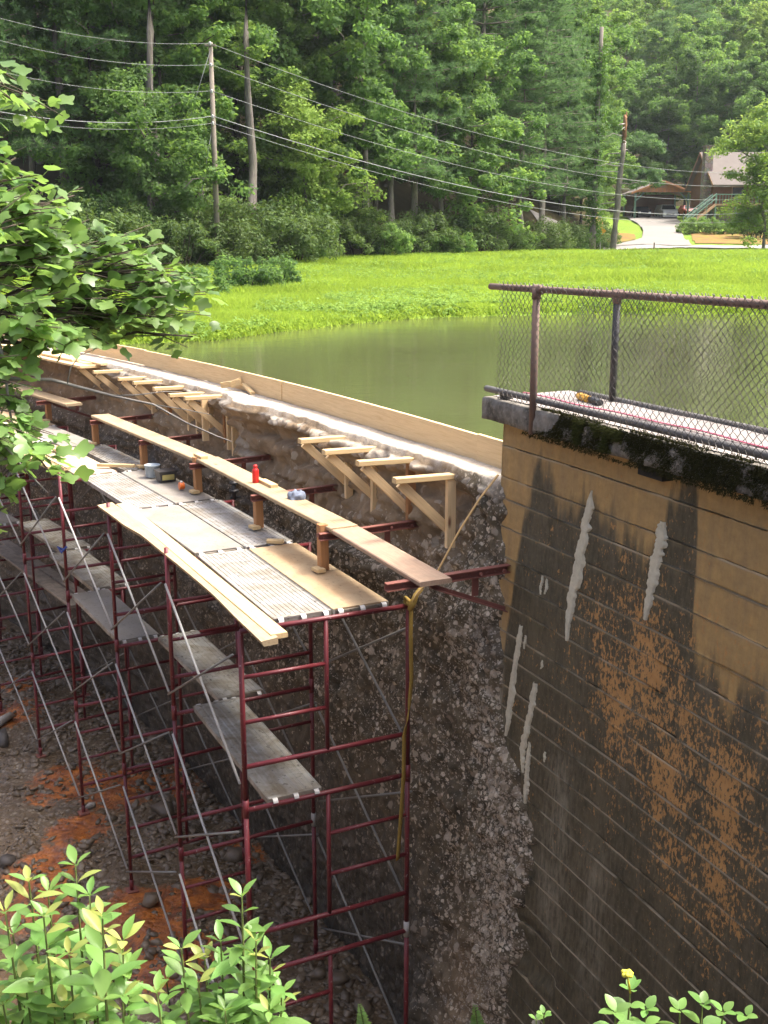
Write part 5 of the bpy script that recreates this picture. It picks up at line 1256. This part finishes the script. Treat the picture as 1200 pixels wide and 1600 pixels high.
# cars
def car(name, x, y, w, h, body, label, suv):
    z = gz(x, y) + .06; o = empty(name, (x, y, z)); tag(o, label, 'car'); L = 4.4
    hw = w / 2; bl = .30; waist = h * .58
    sect = [(0, bl, .86), (0, waist * .78, .93), (.15, waist, .95), (.95 if not suv else .9, waist + .06, 1.0), (1.5 if not suv else 1.35, h - .04, .80), (3.2 if not suv else 3.9, h, .80), (4.0 if not suv else 4.3, waist + .05, .97), (4.4, waist * .9, .92), (4.4, bl, .88)]
    vs_ = []; fs = []
    for a, b, c in sect: vs_ += [(x - hw * c, y + a, z + b), (x + hw * c, y + a, z + b)]
    n = len(sect)
    for i in range(n): j = (i + 1) % n; fs.append((2 * i, 2 * i + 1, 2 * j + 1, 2 * j))
    fs += [tuple(range(0, 2 * n, 2))[::-1], tuple(range(1, 2 * n, 2))]
    m = MB(); m.add(vs_, fs); m.build('body', M[body], o)
    m = MB(); q = lambda t, c: Vector((x + c, y + sect[3][0] + (sect[4][0] - sect[3][0]) * t - .02, z + sect[3][1] + (sect[4][1] - sect[3][1]) * t + .02))
    m.add([q(.08, -hw * .88), q(.08, hw * .88), q(.92, hw * .74), q(.92, -hw * .74)], [(0, 1, 2, 3)]); m.build('windscreen', M['car_glass'], o)
    m = MB(); bxx(m, x - hw * .5, x + hw * .5, y - .03, y - .004, z + bl + .08, z + waist * .62); m.build('grille', M['car_glass'], o)
    m = MB(); bxx(m, x - hw * .9, x + hw * .9, y - .06, y - .003, z + bl - .08, z + bl + .1); m.build('bumper', M['tyre'] if body != 'car_white' else M[body], o)
    for sg in (-1, 1):
        m = MB(); bxx(m, min(x + sg * hw * .55, x + sg * hw * .88), max(x + sg * hw * .55, x + sg * hw * .88), y - .04, y - .004, z + waist * .66, z + waist * .86); m.build('headlight', M['lamp_glass'], o)
        m = MB(); m.plank(Vector((x + sg * (hw + .02), y + 1.25, z + waist + .12)), Vector((x + sg * (hw + .16), y + 1.25, z + waist + .12)), .1, .12, UP, .02); m.build('mirror', M[body], o)
        for yy in (.8, 3.5):
            m = MB(); m.tube(Vector((x + sg * (hw - .22), y + yy, z + .31)), Vector((x + sg * (hw + .0), y + yy, z + .31)), .31, 18); wv = m.build('wheel', M['tyre'], o, True)
            m = MB(); m.tube(Vector((x + sg * (hw - .02), y + yy, z + .31)), Vector((x + sg * (hw + .01), y + yy, z + .31)), .18, 14); m.build('rim', M['galvanised'], wv)
car('parked_car', 31.9, 138.0, 1.75, 1.42, 'car_dark', 'dark saloon car parked in the left half of the carport', False)
car('parked_car', 35.0, 137.8, 1.95, 1.72, 'car_white', 'white car parked in the right half of the carport', True)
car('parked_car', 38.7, 141.5, 1.75, 1.4, 'car_red', 'red car half hidden behind the green stairs', False)
# house
hs = empty('house', (43, 124, gz(40, 123))); tag(hs, 'brown timber house with a grey roof and stone chimney at the right edge', 'house')
hz0 = gz(40, 122) - .5; dz = Z0 + 4.5; he = Z0 + 6.9; hr = Z0 + 10.2; hx0, hx1, hy0, hy1 = 36.2, 50, 124.5, 133.5
m = MB(); bxx(m, hx0 + .3, hx1, hy0 - .6, hy1, hz0 - .5, dz - .25); m.build('foundation', M['stone_masonry'], hs)
m = MB(); bxx(m, hx0, hx1, hy0, hy1, dz - .1, he); m.build('wall', M['brown_siding'], hs)
ym = (hy0 + hy1) / 2
m = MB(); m.add([(hx0, hy0, he), (hx0, hy1, he), (hx0, ym, hr), (hx0 + .2, hy0, he), (hx0 + .2, hy1, he), (hx0 + .2, ym, hr)], [(0, 1, 2), (5, 4, 3), (0, 3, 4, 1)]); m.build('gable_end', M['brown_siding'], hs)
for sg, yb in ((-1, hy0 - 1.5), (1, hy1 + 1.0)):
    a = Vector((0, yb, he - .55)); b = Vector((0, ym, hr)); n_ = (b - a).cross(BX); n_ = n_ if n_.z > 0 else -n_; n_.normalize(); c = (a + b) / 2 + n_ * .09
    m = MB(); m.plank(c + BX * (hx0 - .5), c + BX * (hx1 + .5), (b - a).length, .16, n_, .01); rf = m.build('roof_slope', M['shingles'], hs)
    m = MB(); m.plank(a + BX * (hx0 - .52) + n_ * .02, b + BX * (hx0 - .52) + n_ * .02, .06, .26, UP, .01); m.build('barge_board', M['trim_wood'], rf)
m = MB(); bxx(m, hx0 - .85, hx0 - .004, ym - 3.6, ym - 2.3, hz0, hr + .45); ch = m.build('chimney', M['stone_masonry'], hs)
m = MB(); bxx(m, hx0 - .95, hx0 + .1, ym - 3.7, ym - 2.2, hr + .45, hr + .6); m.build('chimney_cap', M['coping_concrete'], ch)
for x in (38.2, 41.0, 44.0):
    m = MB(); bxx(m, x, x + 1.5, hy0 - .05, hy0 - .003, dz + .7, he - .5); w = m.build('window', M['trim_wood'], hs)
    m = MB(); bxx(m, x + .1, x + 1.4, hy0 - .07, hy0 - .052, dz + .8, he - .6); m.build('pane', M['window_glass'], w)
m = MB(); bxx(m, hx0 - .5, hx1, hy0 - 2.6, hy0 - .05, dz - .22, dz - .02); m.build('deck_floor', M['trim_wood'], hs)
for x in np.arange(hx0 - .4, hx1, 2.2):
    m = MB(); bxx(m, x - .08, x + .08, hy0 - 2.55, hy0 - 2.4, hz0 - .4, dz + .95); m.build('deck_post', M['green_paint'], hs)
m = MB(); bxx(m, hx0 - .4, hx1, hy0 - 2.56, hy0 - 2.42, dz + .9, dz + 1.0); m.build('deck_rail', M['green_paint'], hs)
for x in np.arange(hx0 - .3, hx0 + 8, .32):
    m = MB(); bxx(m, x - .025, x + .025, hy0 - 2.51, hy0 - 2.47, dz - .02, dz + .9); m.build('baluster', M['green_paint'], hs)
# stairs
st0 = Vector((32.3, 121.0, gz(32.3, 121) + .1)); st1 = Vector((35.7, 122.2, dz)); stt = empty('outdoor_stairs', st0); tag(stt, 'green-railed wooden stairs climbing from the drive to the house deck', 'stairs')
for k in range(13):
    t = (k + .5) / 13; c = st0.lerp(st1, t); m = MB(); m.plank(c + BY * -.7, c + BY * .7, .32, .06, UP, .01); m.build('tread', M['trim_wood'], stt)
for off in (-.72, .72):
    m = MB(); m.plank(st0 + BY * off - UP * .1, st1 + BY * off - UP * .1, .08, .26, UP, .01); m.build('stringer', M['trim_wood'], stt)
    m = MB(); m.plank(st0 + BY * off + UP * 1.0, st1 + BY * off + UP * 1.0, .09, .10, UP, .01); m.build('handrail', M['green_paint'], stt)
    m = MB(); m.plank(st0 + BY * off + UP * .55, st1 + BY * off + UP * .55, .07, .09, UP, .01); m.build('mid_rail', M['green_paint'], stt)
    for t in (0.02, .35, .68, .98):
        c = st0.lerp(st1, t) + BY * off; m = MB(); m.tube(c - UP * (.3 + t * 2.2), c + UP * 1.05, .05, 6); m.build('newel', M['green_paint'], stt)
# roadside bits
p = on_ground(938, 92.5); sg = empty('road_sign', p); tag(sg, 'yellow diamond road sign on a thin post by the road', 'sign')
m = MB(); m.tube(p - UP * .2, p + UP * 1.75, .035, 8); m.build('post', M['galvanised'], sg)
m = MB(); c = p + Vector((0, -.05, 1.62)); q = .42; m.add([c + Vector((0, y, -q)) for y in (0,)] + [c + Vector((q, 0, 0)), c + Vector((0, 0, q)), c + Vector((-q, 0, 0))] + [c + Vector((0, .02, -q)), c + Vector((q, .02, 0)), c + Vector((0, .02, q)), c + Vector((-q, .02, 0))], [(0, 1, 2, 3), (7, 6, 5, 4), (0, 4, 5, 1), (1, 5, 6, 2), (2, 6, 7, 3), (3, 7, 4, 0)]); m.build('panel', M['sign_yellow'], sg)
p = on_ground(1022, 92.5); m = MB(); m.tube(p - UP * .1, p + UP * .62, .055, 8, .05); m.tube(p + UP * .62, p + UP * .66, .06, 8); tag(m.build('marker_post', M['stub_wood']), 'short dark marker post at the roadside opposite the drive', 'post')
p = on_ground(958, 90); m = MB(); m.lathe(p - UP * .1, [(.30, 0), (.24, .12), (.20, .35), (.22, .52), (.17, .55)], 12); tag(m.build('tree_stump', M['stub_wood'], None, True), 'small grey stump in the grass beside the road', 'stump')

# ================================================================ utility pole and lines
PD = 53.5; pp = on_ground(340, PD); up_ = empty('utility_pole', pp); tag(up_, 'weathered wooden utility pole carrying five lines above the meadow', 'pole')

def pz(y): return Z0 + (HZ - y) / 1750. * PD
ptop = pz(88); m = MB(); m.tube(pp - UP * .5, Vector((pp.x, pp.y, ptop)), .15, 12, .10); m.build('shaft', M['pole_wood'], up_, True)
ATT = [90, 120, 157, 193, 203]
for i, y in enumerate(ATT):
    m = MB(); c = Vector((pp.x, pp.y - .14, pz(y))); m.lathe(c - UP * .10, [(.04, 0), (.07, .03), (.05, .08), (.07, .12), (.035, .17)], 10); m.build('insulator', M['insulator'], up_, True)
m = MB(); m.plank(Vector((pp.x - .25, pp.y - .12, ptop - .15)), Vector((pp.x + .25, pp.y - .12, ptop - .15)), .09, .1, UP, .01); m.build('bracket_arm', M['pole_wood'], up_)
LY = [30, 62, 108, 172, 181]      # rows where the lines leave the picture on the left
RY = [268, 286, 303, 322, 335]    # and on the right
lab = ['topmost', 'second', 'third', 'fourth and thickest', 'lowest']
for i, y in enumerate(ATT):
    a = Vector((pp.x, pp.y - .15, pz(y)))
    for side in (0, 1):
        D2 = 44 if side == 0 else 100; px = -60 if side == 0 else 1260
        b = bearing(px, D2, (HZ - (LY[i] if side == 0 else RY[i])) / 1750. * D2)
        sag = .5 if side == 0 else 2.3
        m = MB(); pts = [a.lerp(b, t) - UP * sag * 4 * t * (1 - t) for t in np.linspace(0, 1, 30)]
        m.path(pts, (.016 if i == 3 else .009) * (1 if side == 0 else 1.25), 5); tag(m.build('overhead_line', M['wire_grey'], None, True), '%s overhead line running %s from the utility pole' % (lab[i], 'left' if side == 0 else 'right past the house'), 'cable', 'overhead lines')
m = MB(); m.path([Vector((pp.x, pp.y - .12, pz(100))), Vector((pp.x - .55, pp.y - .2, pz(150))), Vector((pp.x - 1.0, pp.y - .3, pz(193)))], .014, 5); tag(m.build('drop_cable', M['wire_grey'], None, True), 'thin slanting cable between the upper and lower lines beside the pole', 'cable')
m = MB(); g0 = on_ground(295, 55); m.path([Vector((pp.x, pp.y, pz(200))), g0], .02, 5); tag(m.build('guy_wire', M['wire_grey'], None, True), 'guy wire slanting from the pole into the hedge', 'cable')

# ================================================================ rocks on the stream bed
def rocks(name, P, sz, mat, label, kind, seed, parent=None):
    rr = np.random.default_rng(seed)
    ph = (1 + 5 ** .5) / 2
    ico = np.array([(-1, ph, 0), (1, ph, 0), (-1, -ph, 0), (1, -ph, 0), (0, -1, ph), (0, 1, ph), (0, -1, -ph), (0, 1, -ph), (ph, 0, -1), (ph, 0, 1), (-ph, 0, -1), (-ph, 0, 1)], float); ico /= np.linalg.norm(ico[0])
    fi = np.array([(0, 11, 5), (0, 5, 1), (0, 1, 7), (0, 7, 10), (0, 10, 11), (1, 5, 9), (5, 11, 4), (11, 10, 2), (10, 7, 6), (7, 1, 8), (3, 9, 4), (3, 4, 2), (3, 2, 6), (3, 6, 8), (3, 8, 9), (4, 9, 5), (2, 4, 11), (6, 2, 10), (8, 6, 7), (9, 8, 1)])
    n = len(P); sc3 = sz[:, None] * np.stack([.7 + .7 * rr.random(n), .6 + .6 * rr.random(n), .3 + .4 * rr.random(n)], 1)
    v = ico[None] * (.5 + .85 * rr.random((n, 12, 1))) * sc3[:, None, :]; a = rr.random(n) * 6.28; c, s = np.cos(a)[:, None], np.sin(a)[:, None]
    X = v[..., 0] * c - v[..., 1] * s; Y = v[..., 0] * s + v[..., 1] * c
    tl = rr.normal(size=(n, 2, 1)) * .3
    V = np.stack([X, Y, v[..., 2] + X * tl[:, 0] + Y * tl[:, 1]], -1) + P[:, None, :]
    F = (fi[None] + (np.arange(n) * 12)[:, None, None]).reshape(-1, 3)
    o = link_mesh(name, V.reshape(-1, 3), F, M[mat], parent, False, tint=np.repeat(rr.random(n), 12)); tag(o, label, 'rock' if kind != 'stuff' else 'rubble', None, kind); return o
rr = np.random.default_rng(77)
n = 13000; s = -2.0 + 17 * rr.random(n); v = 1.9 - 4.6 * rr.random(n) ** 1.3; q = Qn(s, v, 0); zb = bed(q[:, 0], q[:, 1]) + Z0; k = ((fbm(q[:, 0] * .9, q[:, 1] * .9, seed=78) > .45) & (v > -1.4)) | (v > .9) | (rr.random(n) < .12)
P = np.stack([q[:, 0], q[:, 1], zb], 1)[k]; sz = .018 + .075 * rr.random(len(P)) ** 3.2
rocks('stream_rubble', P, sz, 'rubble', 'loose dark stones and gravel covering the stream bed below the scaffold', 'stuff', 79)
for i, (x, y, sz_, mt, lb) in enumerate([(-6.55, 17.25, .24, 'pale_rock', 'pale flat-topped rock at the left edge of the muddy stream'), (-6.35, 16.6, .17, 'dark_rock', 'dark rock below the pale flat-topped one at the left edge'), (-4.25, 14.25, .15, 'pale_rock', 'whitish rock at the foot of a scaffold leg in the orange seep'),
                                         (-3.2, 14.2, .14, 'rubble', 'grey rock right of the orange seep'), (-2.0, 13.1, .20, 'rubble', 'rounded grey boulder under the lower walkway'), (-1.55, 13.6, .13, 'pale_rock', 'pale stone behind the rounded boulder'), (-2.9, 11.9, .14, 'rubble', 'angular stone between the orange patches'),
                                         (-.5, 10.6, .16, 'rubble', 'brown stone at the foot of the dam near the front'), (-.2, 10.1, .13, 'rubble', 'broken stone at the very bottom beside the dam'), (-5.0, 13.0, .14, 'dark_rock', 'dark wet stone at the stream edge')]):
    rocks('boulder', np.array([[x, y, float(bed(np.array([x]), np.array([y]))[0]) + Z0 + sz_ * .25]]), np.array([sz_]), mt, lb, None, 90 + i)
# ================================================================ foreground leaves
def unproj(px, py, D):
    """world point seen at (px, py) of the photograph, D metres along the optical axis"""
    x = (px - 600) / FPX * D; yv = (800 - py) / FPX * D
    return Vector((x, D * math.cos(PITCH) + yv * math.sin(PITCH), Z0 - D * math.sin(PITCH) + yv * math.cos(PITCH)))
def leaf_proto(name, half, mid, mat, fold, droop, pet=0.0):
    """half: right-hand outline (x,y) from base to tip; mirrored about a folded midrib"""
    vs_, fs = [], []; n = len(half)
    def up(x, y): return (x, y, abs(x) * fold - droop * y * y)
    ms = [(0, y) for _, y in half]
    for (x, y) in half: vs_.append(up(x, y))
    for (x, y) in half: vs_.append(up(-x, y))
    k = len(vs_)
    lo, hi = mid; nm_ = 4; mids = [lo + (hi - lo) * i / (nm_ - 1) for i in range(nm_)]
    for y in mids: vs_.append((0, y, -droop * y * y))
    def near(y): return k + min(range(nm_), key=lambda i: abs(mids[i] - y))
    for sgn, b in ((1, 0), (-1, n)):
        for i in range(n - 1):
            a, c = b + i, b + i + 1; m0, m1 = near(half[i][1]), near(half[i + 1][1])
            t = [(a, c, m1)] + ([(a, m1, m0)] if m0 != m1 else [])
            for f in t: fs.append(f if sgn > 0 else f[::-1])
    # petiole
    if pet:
        b = len(vs_); vs_ += [(-.012, -pet, -pet * .3), (.012, -pet, -pet * .3), (.010, 0.02, .0), (-.010, .02, .0)]; fs.append((b, b + 1, b + 2, b + 3))
    me = bpy.data.meshes.new(name); me.from_pydata(vs_, [], fs); me.update()
    a = me.attributes.new('tint', 'FLOAT', 'POINT'); a.data.foreach_set('value', np.full(len(vs_), .5, np.float32))
    me.materials.append(M[mat]); me.polygons.foreach_set('use_smooth', np.ones(len(me.polygons), bool)); return me
tulip_half = [(.03, 0), (.22, .02), (.40, .10), (.50, .27), (.40, .42), (.37, .52), (.46, .74), (.40, .86), (.20, .84), (0.02, .76)]
TUL = [leaf_proto('tulip_leaf', tulip_half, (0, .76), 'tulip_leaf', f, d, .55) for f, d in ((.25, .10), (-.12, .22), (.10, .35))]
ov = [(.012, 0), (.10, .12), (.19, .32), (.215, .48), (.185, .66), (.11, .84), (.02, 1.0)]
OVL = [leaf_proto('shrub_leaf', ov, (0, 1.0), 'shrub_leaf', f, d, .08) for f, d in ((.35, .12), (.2, .28), (.45, .05))]
OVT = [leaf_proto('tip_leaf', ov, (0, 1.0), 'shrub_tip_leaf', f, d, .08) for f, d in ((.5, -.1), (.4, .1))]
rd = [(.02, 0), (.20, .10), (.32, .30), (.34, .50), (.25, .75), (.12, .92), (.01, 1.0)]
RND = [leaf_proto('round_leaf', rd, (0, 1.0), 'shrub_leaf', f, d, .1) for f, d in ((.2, .15), (.1, .3))]
def frame(pos, dir_, nrm, size):
    y = dir_.normalized(); z = (nrm - y * nrm.dot(y)).normalized(); x = y.cross(z)
    return Matrix(((x.x * size, y.x * size, z.x * size, pos.x), (x.y * size, y.y * size, z.y * size, pos.y), (x.z * size, y.z * size, z.z * size, pos.z), (0, 0, 0, 1)))
def attach(parent, leaves, name, cap=300):
    """leaves: (mesh, matrix); the nearest ones become parts of their own, the rest one mesh"""
    L = sorted(leaves, key=lambda t: (t[1].translation - camo.location).length - 4 * t[1].to_scale()[0])
    inv = Matrix.Translation(-Vector(ROOT[parent.name].tolist()))
    for me, mt in L[:cap]:
        o = bpy.data.objects.new(name, me); COL.objects.link(o); o.parent = parent; o.matrix_basis = inv @ mt
    rest = L[cap:]
    if rest:
        V, F, T = [], [], []; b = 0
        r2 = np.random.default_rng(4)
        for me, mt in rest:
            co = np.empty(len(me.vertices) * 3); me.vertices.foreach_get('co', co); co = co.reshape(-1, 3)
            A = np.array(mt); V.append(co @ A[:3, :3].T + A[:3, 3]); T.append(np.full(len(co), r2.random()))
            F += [tuple(i + b for i in p.vertices) for p in me.polygons]; b += len(co)
        o = link_mesh('more_leaves', np.concatenate(V), F, rest[0][0].materials[0], parent, True, tint=np.concatenate(T)); tag(o, kind='stuff')
r = np.random.default_rng(51)
tt = empty('tulip_tree', Vector((-3.9, 6.4, float(bed(np.array([-3.9]), np.array([6.4]))[0]) + Z0))); tag(tt, 'leafy tulip tree reaching in from the left edge of the picture', 'tree')
base = Vector(ROOT[tt.name].tolist())
m = MB(); tp = [base - UP * .3, base + Vector((.05, 0, 2.5)), base + Vector((.0, .1, 5.0)), base + Vector((.1, .1, 7.2)), base + Vector((.2, .2, 9.4))]; m.path(tp, [.14, .12, .10, .075, .04], 10); m.build('trunk', M['bark_grey'], tt, True)
BL = [(45, 165, 6.8, 50, 40, 34), (15, 250, 6.7, 60, 55, 60), (60, 320, 6.9, 75, 60, 95), (115, 395, 7.2, 75, 55, 95), (50, 420, 6.9, 85, 65, 125), (40, 500, 6.7, 85, 65, 120), (210, 395, 7.6, 58, 48, 75), (258, 420, 7.6, 52, 58, 90), (200, 470, 7.5, 95, 52, 170), (285, 472, 7.7, 45, 58, 75), (308, 540, 7.8, 22, 18, 9), (150, 528, 7.3, 80, 30, 66), (245, 515, 7.6, 45, 28, 28), (10, 600, 6.6, 60, 55, 60), (45, 700, 6.7, 62, 55, 78), (10, 775, 6.7, 45, 50, 40), (-20, 660, 6.6, 60, 60, 40), (110, 310, 7.1, 25, 30, 12), (20, 670, 6.6, 60, 50, 40), (92, 735, 6.9, 28, 32, 22), (20, 360, 6.6, 70, 60, 70), (20, 130, 6.7, 30, 30, 12)]
tl = []; stems = MB()
for (px, py, D, rx, ry, nl) in BL:
    if px > 90 and py > 500: py -= 12; ry *= .8
    c = unproj(px, py, D); hub = min(tp, key=lambda q: abs(q.z - c.z + .6)); pts = [hub.lerp(c, t) + UP * (.18 * math.sin(math.pi * t)) + Vector((r.normal() * .04, r.normal() * .06, r.normal() * .03)) for t in np.linspace(0, 1, 7)]
    stems.path(pts, [.030, .026, .021, .017, .013, .010, .006], 6)
    ng = max(2, int(nl / 4.8))
    for g_ in range(ng):
        q = r.normal(size=3) * .62; q = q / max(1, np.linalg.norm(q)); tip = c + Vector((q[0] * rx * D / FPX, q[2] * .42, q[1] * ry * D / FPX))
        st = pts[-2 - int(r.integers(0, 2))]; mid = st.lerp(tip, .5) + Vector((r.normal() * .03, r.normal() * .03, .03)); stems.path([st, mid, tip], [.006, .0045, .0025], 4)
        for j in range(5):
            pos = mid.lerp(tip, .35 + .65 * j / 4)
            a = r.random() * 6.28; d = Vector((math.cos(a), math.sin(a), -.25 + r.normal() * .35)); nn = Vector((r.normal() * .45, r.normal() * .45 - .12, 1.0))
            size = .078 + .055 * r.random()
            pos = pos + d.normalized() * size * .55
            tl.append((TUL[int(r.integers(0, 3))], frame(pos, d, nn, size)))
stems.build('branches', M['twig'], tt, True)
bt = MB()
def twig(pts, r0, r1): bt.path([unproj(*p) for p in pts], list(np.linspace(r0, r1, len(pts))), 5)
twig([(-60, 585, 6.9), (20, 592, 7.0), (80, 593, 7.1), (125, 605, 7.2), (175, 618, 7.3), (240, 632, 7.4), (290, 660, 7.5), (340, 682, 7.6), (362, 690, 7.6)], .014, .004)
twig([(105, 600, 7.15), (110, 575, 7.15), (125, 555, 7.2), (150, 545, 7.2)], .005, .002); twig([(175, 618, 7.3), (215, 617, 7.35), (255, 612, 7.4), (285, 612, 7.4)], .005, .002); twig([(240, 632, 7.4), (290, 640, 7.5), (330, 648, 7.5)], .004, .002); twig([(-40, 690, 6.6), (10, 700, 6.6), (50, 745, 6.7), (75, 770, 6.7)], .010, .004); twig([(-20, 470, 6.6), (5, 560, 6.7), (15, 640, 6.7), (25, 700, 6.7)], .014, .005)
bt.build('bare_twigs', M['bare_twig'], tt, True)
attach(tt, tl, 'leaf', 300)

def shrub(name, label, tips, D, length, rows, protos, tipprotos, seed, bud=False, leafdir=.9):
    r = np.random.default_rng(seed); T = [unproj(px, py, D + r.normal() * .12) for px, py in tips]
    cxy = sum(T, Vector()) / len(T); gx_, gy_ = cxy.x, cxy.y + .15; z = float(bed(np.array([gx_]), np.array([gy_]))[0]) + Z0
    o = empty(name, Vector((gx_, gy_, z))); tag(o, label, 'shrub'); m = MB(); lv = []
    for t in T:
        b = Vector((gx_ + (t.x - gx_) * .35, gy_ + (t.y - gy_) * .35, z - .1)); mid = b.lerp(t, .6) + Vector((r.normal() * .03, r.normal() * .03, .04)); m.path([b, mid, b.lerp(t, .85), t], [.008, .006, .005, .0025], 5)
        for k in range(rows):
            q = k / (rows - 1); pos = t.lerp(mid, q * .62); a0 = k * 2.4 + r.random()
            for j in range(2 if k else 4):
                a = a0 + j * (math.pi if k else math.pi / 2) + r.normal() * .25
                el = .75 - .85 * min(1, q * 2.0) + r.normal() * .2; d = Vector((math.cos(a), math.sin(a), el)); n = Vector((-math.cos(a) * el + r.normal() * .2, -math.sin(a) * el + r.normal() * .2, 1))
                size = length * (.45 + .55 * min(1, .25 + q * 2.0)) * (.75 + .45 * r.random())
                pr = tipprotos if (k < 2 and r.random() < .35) else protos
                lv.append((pr[int(r.integers(0, len(pr)))], frame(pos + d.normalized() * .006, d, n, size)))
    m.build('stems', M['green_stem'], o, True); attach(o, lv, 'leaf', 300); return o
shrub('leafy_shrub', 'bright leafy shrub in the bottom left corner', [(45, 1378), (8, 1425), (118, 1352), (68, 1432), (160, 1432), (192, 1470), (25, 1505), (108, 1492), (150, 1535), (55, 1562), (192, 1556), (100, 1575), (20, 1460), (140, 1400), (75, 1395), (200, 1515), (5, 1570), (135, 1590), (40, 1540), (80, 1520)], 3.15, .108, 12, OVL, OVT, 61)
shrub('leafy_shrub', 'bright leafy shrub at the bottom, in front of the scaffold foot', [(378, 1402), (283, 1482), (345, 1472), (422, 1498), (310, 1535), (398, 1532), (440, 1552), (245, 1552), (352, 1580), (275, 1590), (400, 1470), (320, 1500), (375, 1500), (420, 1580), (260, 1530), (385, 1590)], 3.3, .098, 12, OVL, OVT, 62)
pl = shrub('broad_leaved_plant', 'broad-leaved plant with a yellow bud at the bottom right', [(985, 1548), (1010, 1578), (962, 1582)], 3.7, .085, 6, RND, RND, 63)
m = MB(); c = unproj(980, 1522, 3.68); m.path([unproj(985, 1552, 3.7), c], .004, 5); [m.lathe(c + Vector((.013 * math.cos(a), .013 * math.sin(a), .003 * math.sin(3 * a))), [(.003, -.006), (.008, 0), (.009, .005), (.003, .010)], 8) for a in np.linspace(0, 6.28, 8)]; m.lathe(c, [(.004, -.004), (.01, .004), (.004, .012)], 8); m.build('bud', M['flower_yellow'], pl, True)
shrub('broad_leaved_plant', 'dark glossy low plant at the bottom edge, right of the yellow bud', [(1062, 1580), (1098, 1570), (1130, 1582), (1165, 1588)], 3.8, .08, 5, RND, RND, 64)
shrub('broad_leaved_plant', 'tiny bright sprig at the bottom edge in front of the abutment', [(850, 1586), (838, 1594)], 4.0, .05, 4, RND, RND, 65)
def fern(px, py, D, L, label):
    r = np.random.default_rng(int(px)); c = unproj(px, py, D); z = float(bed(np.array([c.x]), np.array([c.y]))[0]) + Z0
    o = empty('fern_frond', Vector((c.x, c.y, min(z, c.z - .3)))); tag(o, label, 'fern'); m = MB(); b = Vector((c.x + .03, c.y, c.z - L)); m.path([Vector((c.x + .05, c.y, min(z, c.z - .3))), b, c], [.004, .003, .001], 4); m.build('stem', M['green_stem'], o)
    lv = []
    for k in range(14):
        p = b.lerp(c, k / 13); s_ = L * .34 * (1 - .75 * k / 13)
        for sg in (-1, 1): lv.append((OVL[0], frame(p, Vector((sg, r.normal() * .2, .5)), Vector((0, -1, .6)), s_)))
    attach(o, lv, 'leaflet')
fern(742, 1572, 7.8, .22, 'small bright fern at the bottom edge below the stony band'); fern(562, 1570, 7.5, .18, 'small fern at the bottom edge beside the scaffold leg')
# ================================================================ humid summer air
t = NT('haze_air'); t.nt.nodes.remove(t.b)
pv_ = t.n('VolumePrincipled'); pv_.inputs['Density'].default_value = .00018; pv_.inputs['Color'].default_value = (.86, .94, 1.0, 1); pv_.inputs['Anisotropy'].default_value = .2
t.nt.links.new(pv_.outputs[0], t.out.inputs['Volume'])
x0, x1, y0, y1, z0, z1 = -320, 320, -60, 440, -3.2, 118
m = MB(); m.add([(x, y, z) for z in (z0, z1) for x, y in ((x0, y0), (x1, y0), (x1, y1), (x0, y1))], [(3, 2, 1, 0), (4, 5, 6, 7), (0, 1, 5, 4), (1, 2, 6, 5), (2, 3, 7, 6), (3, 0, 4, 7)])
hz_ = m.build('haze', M['haze_air'], None, False, (0, 0, z0)); tag(hz_, kind='stuff')
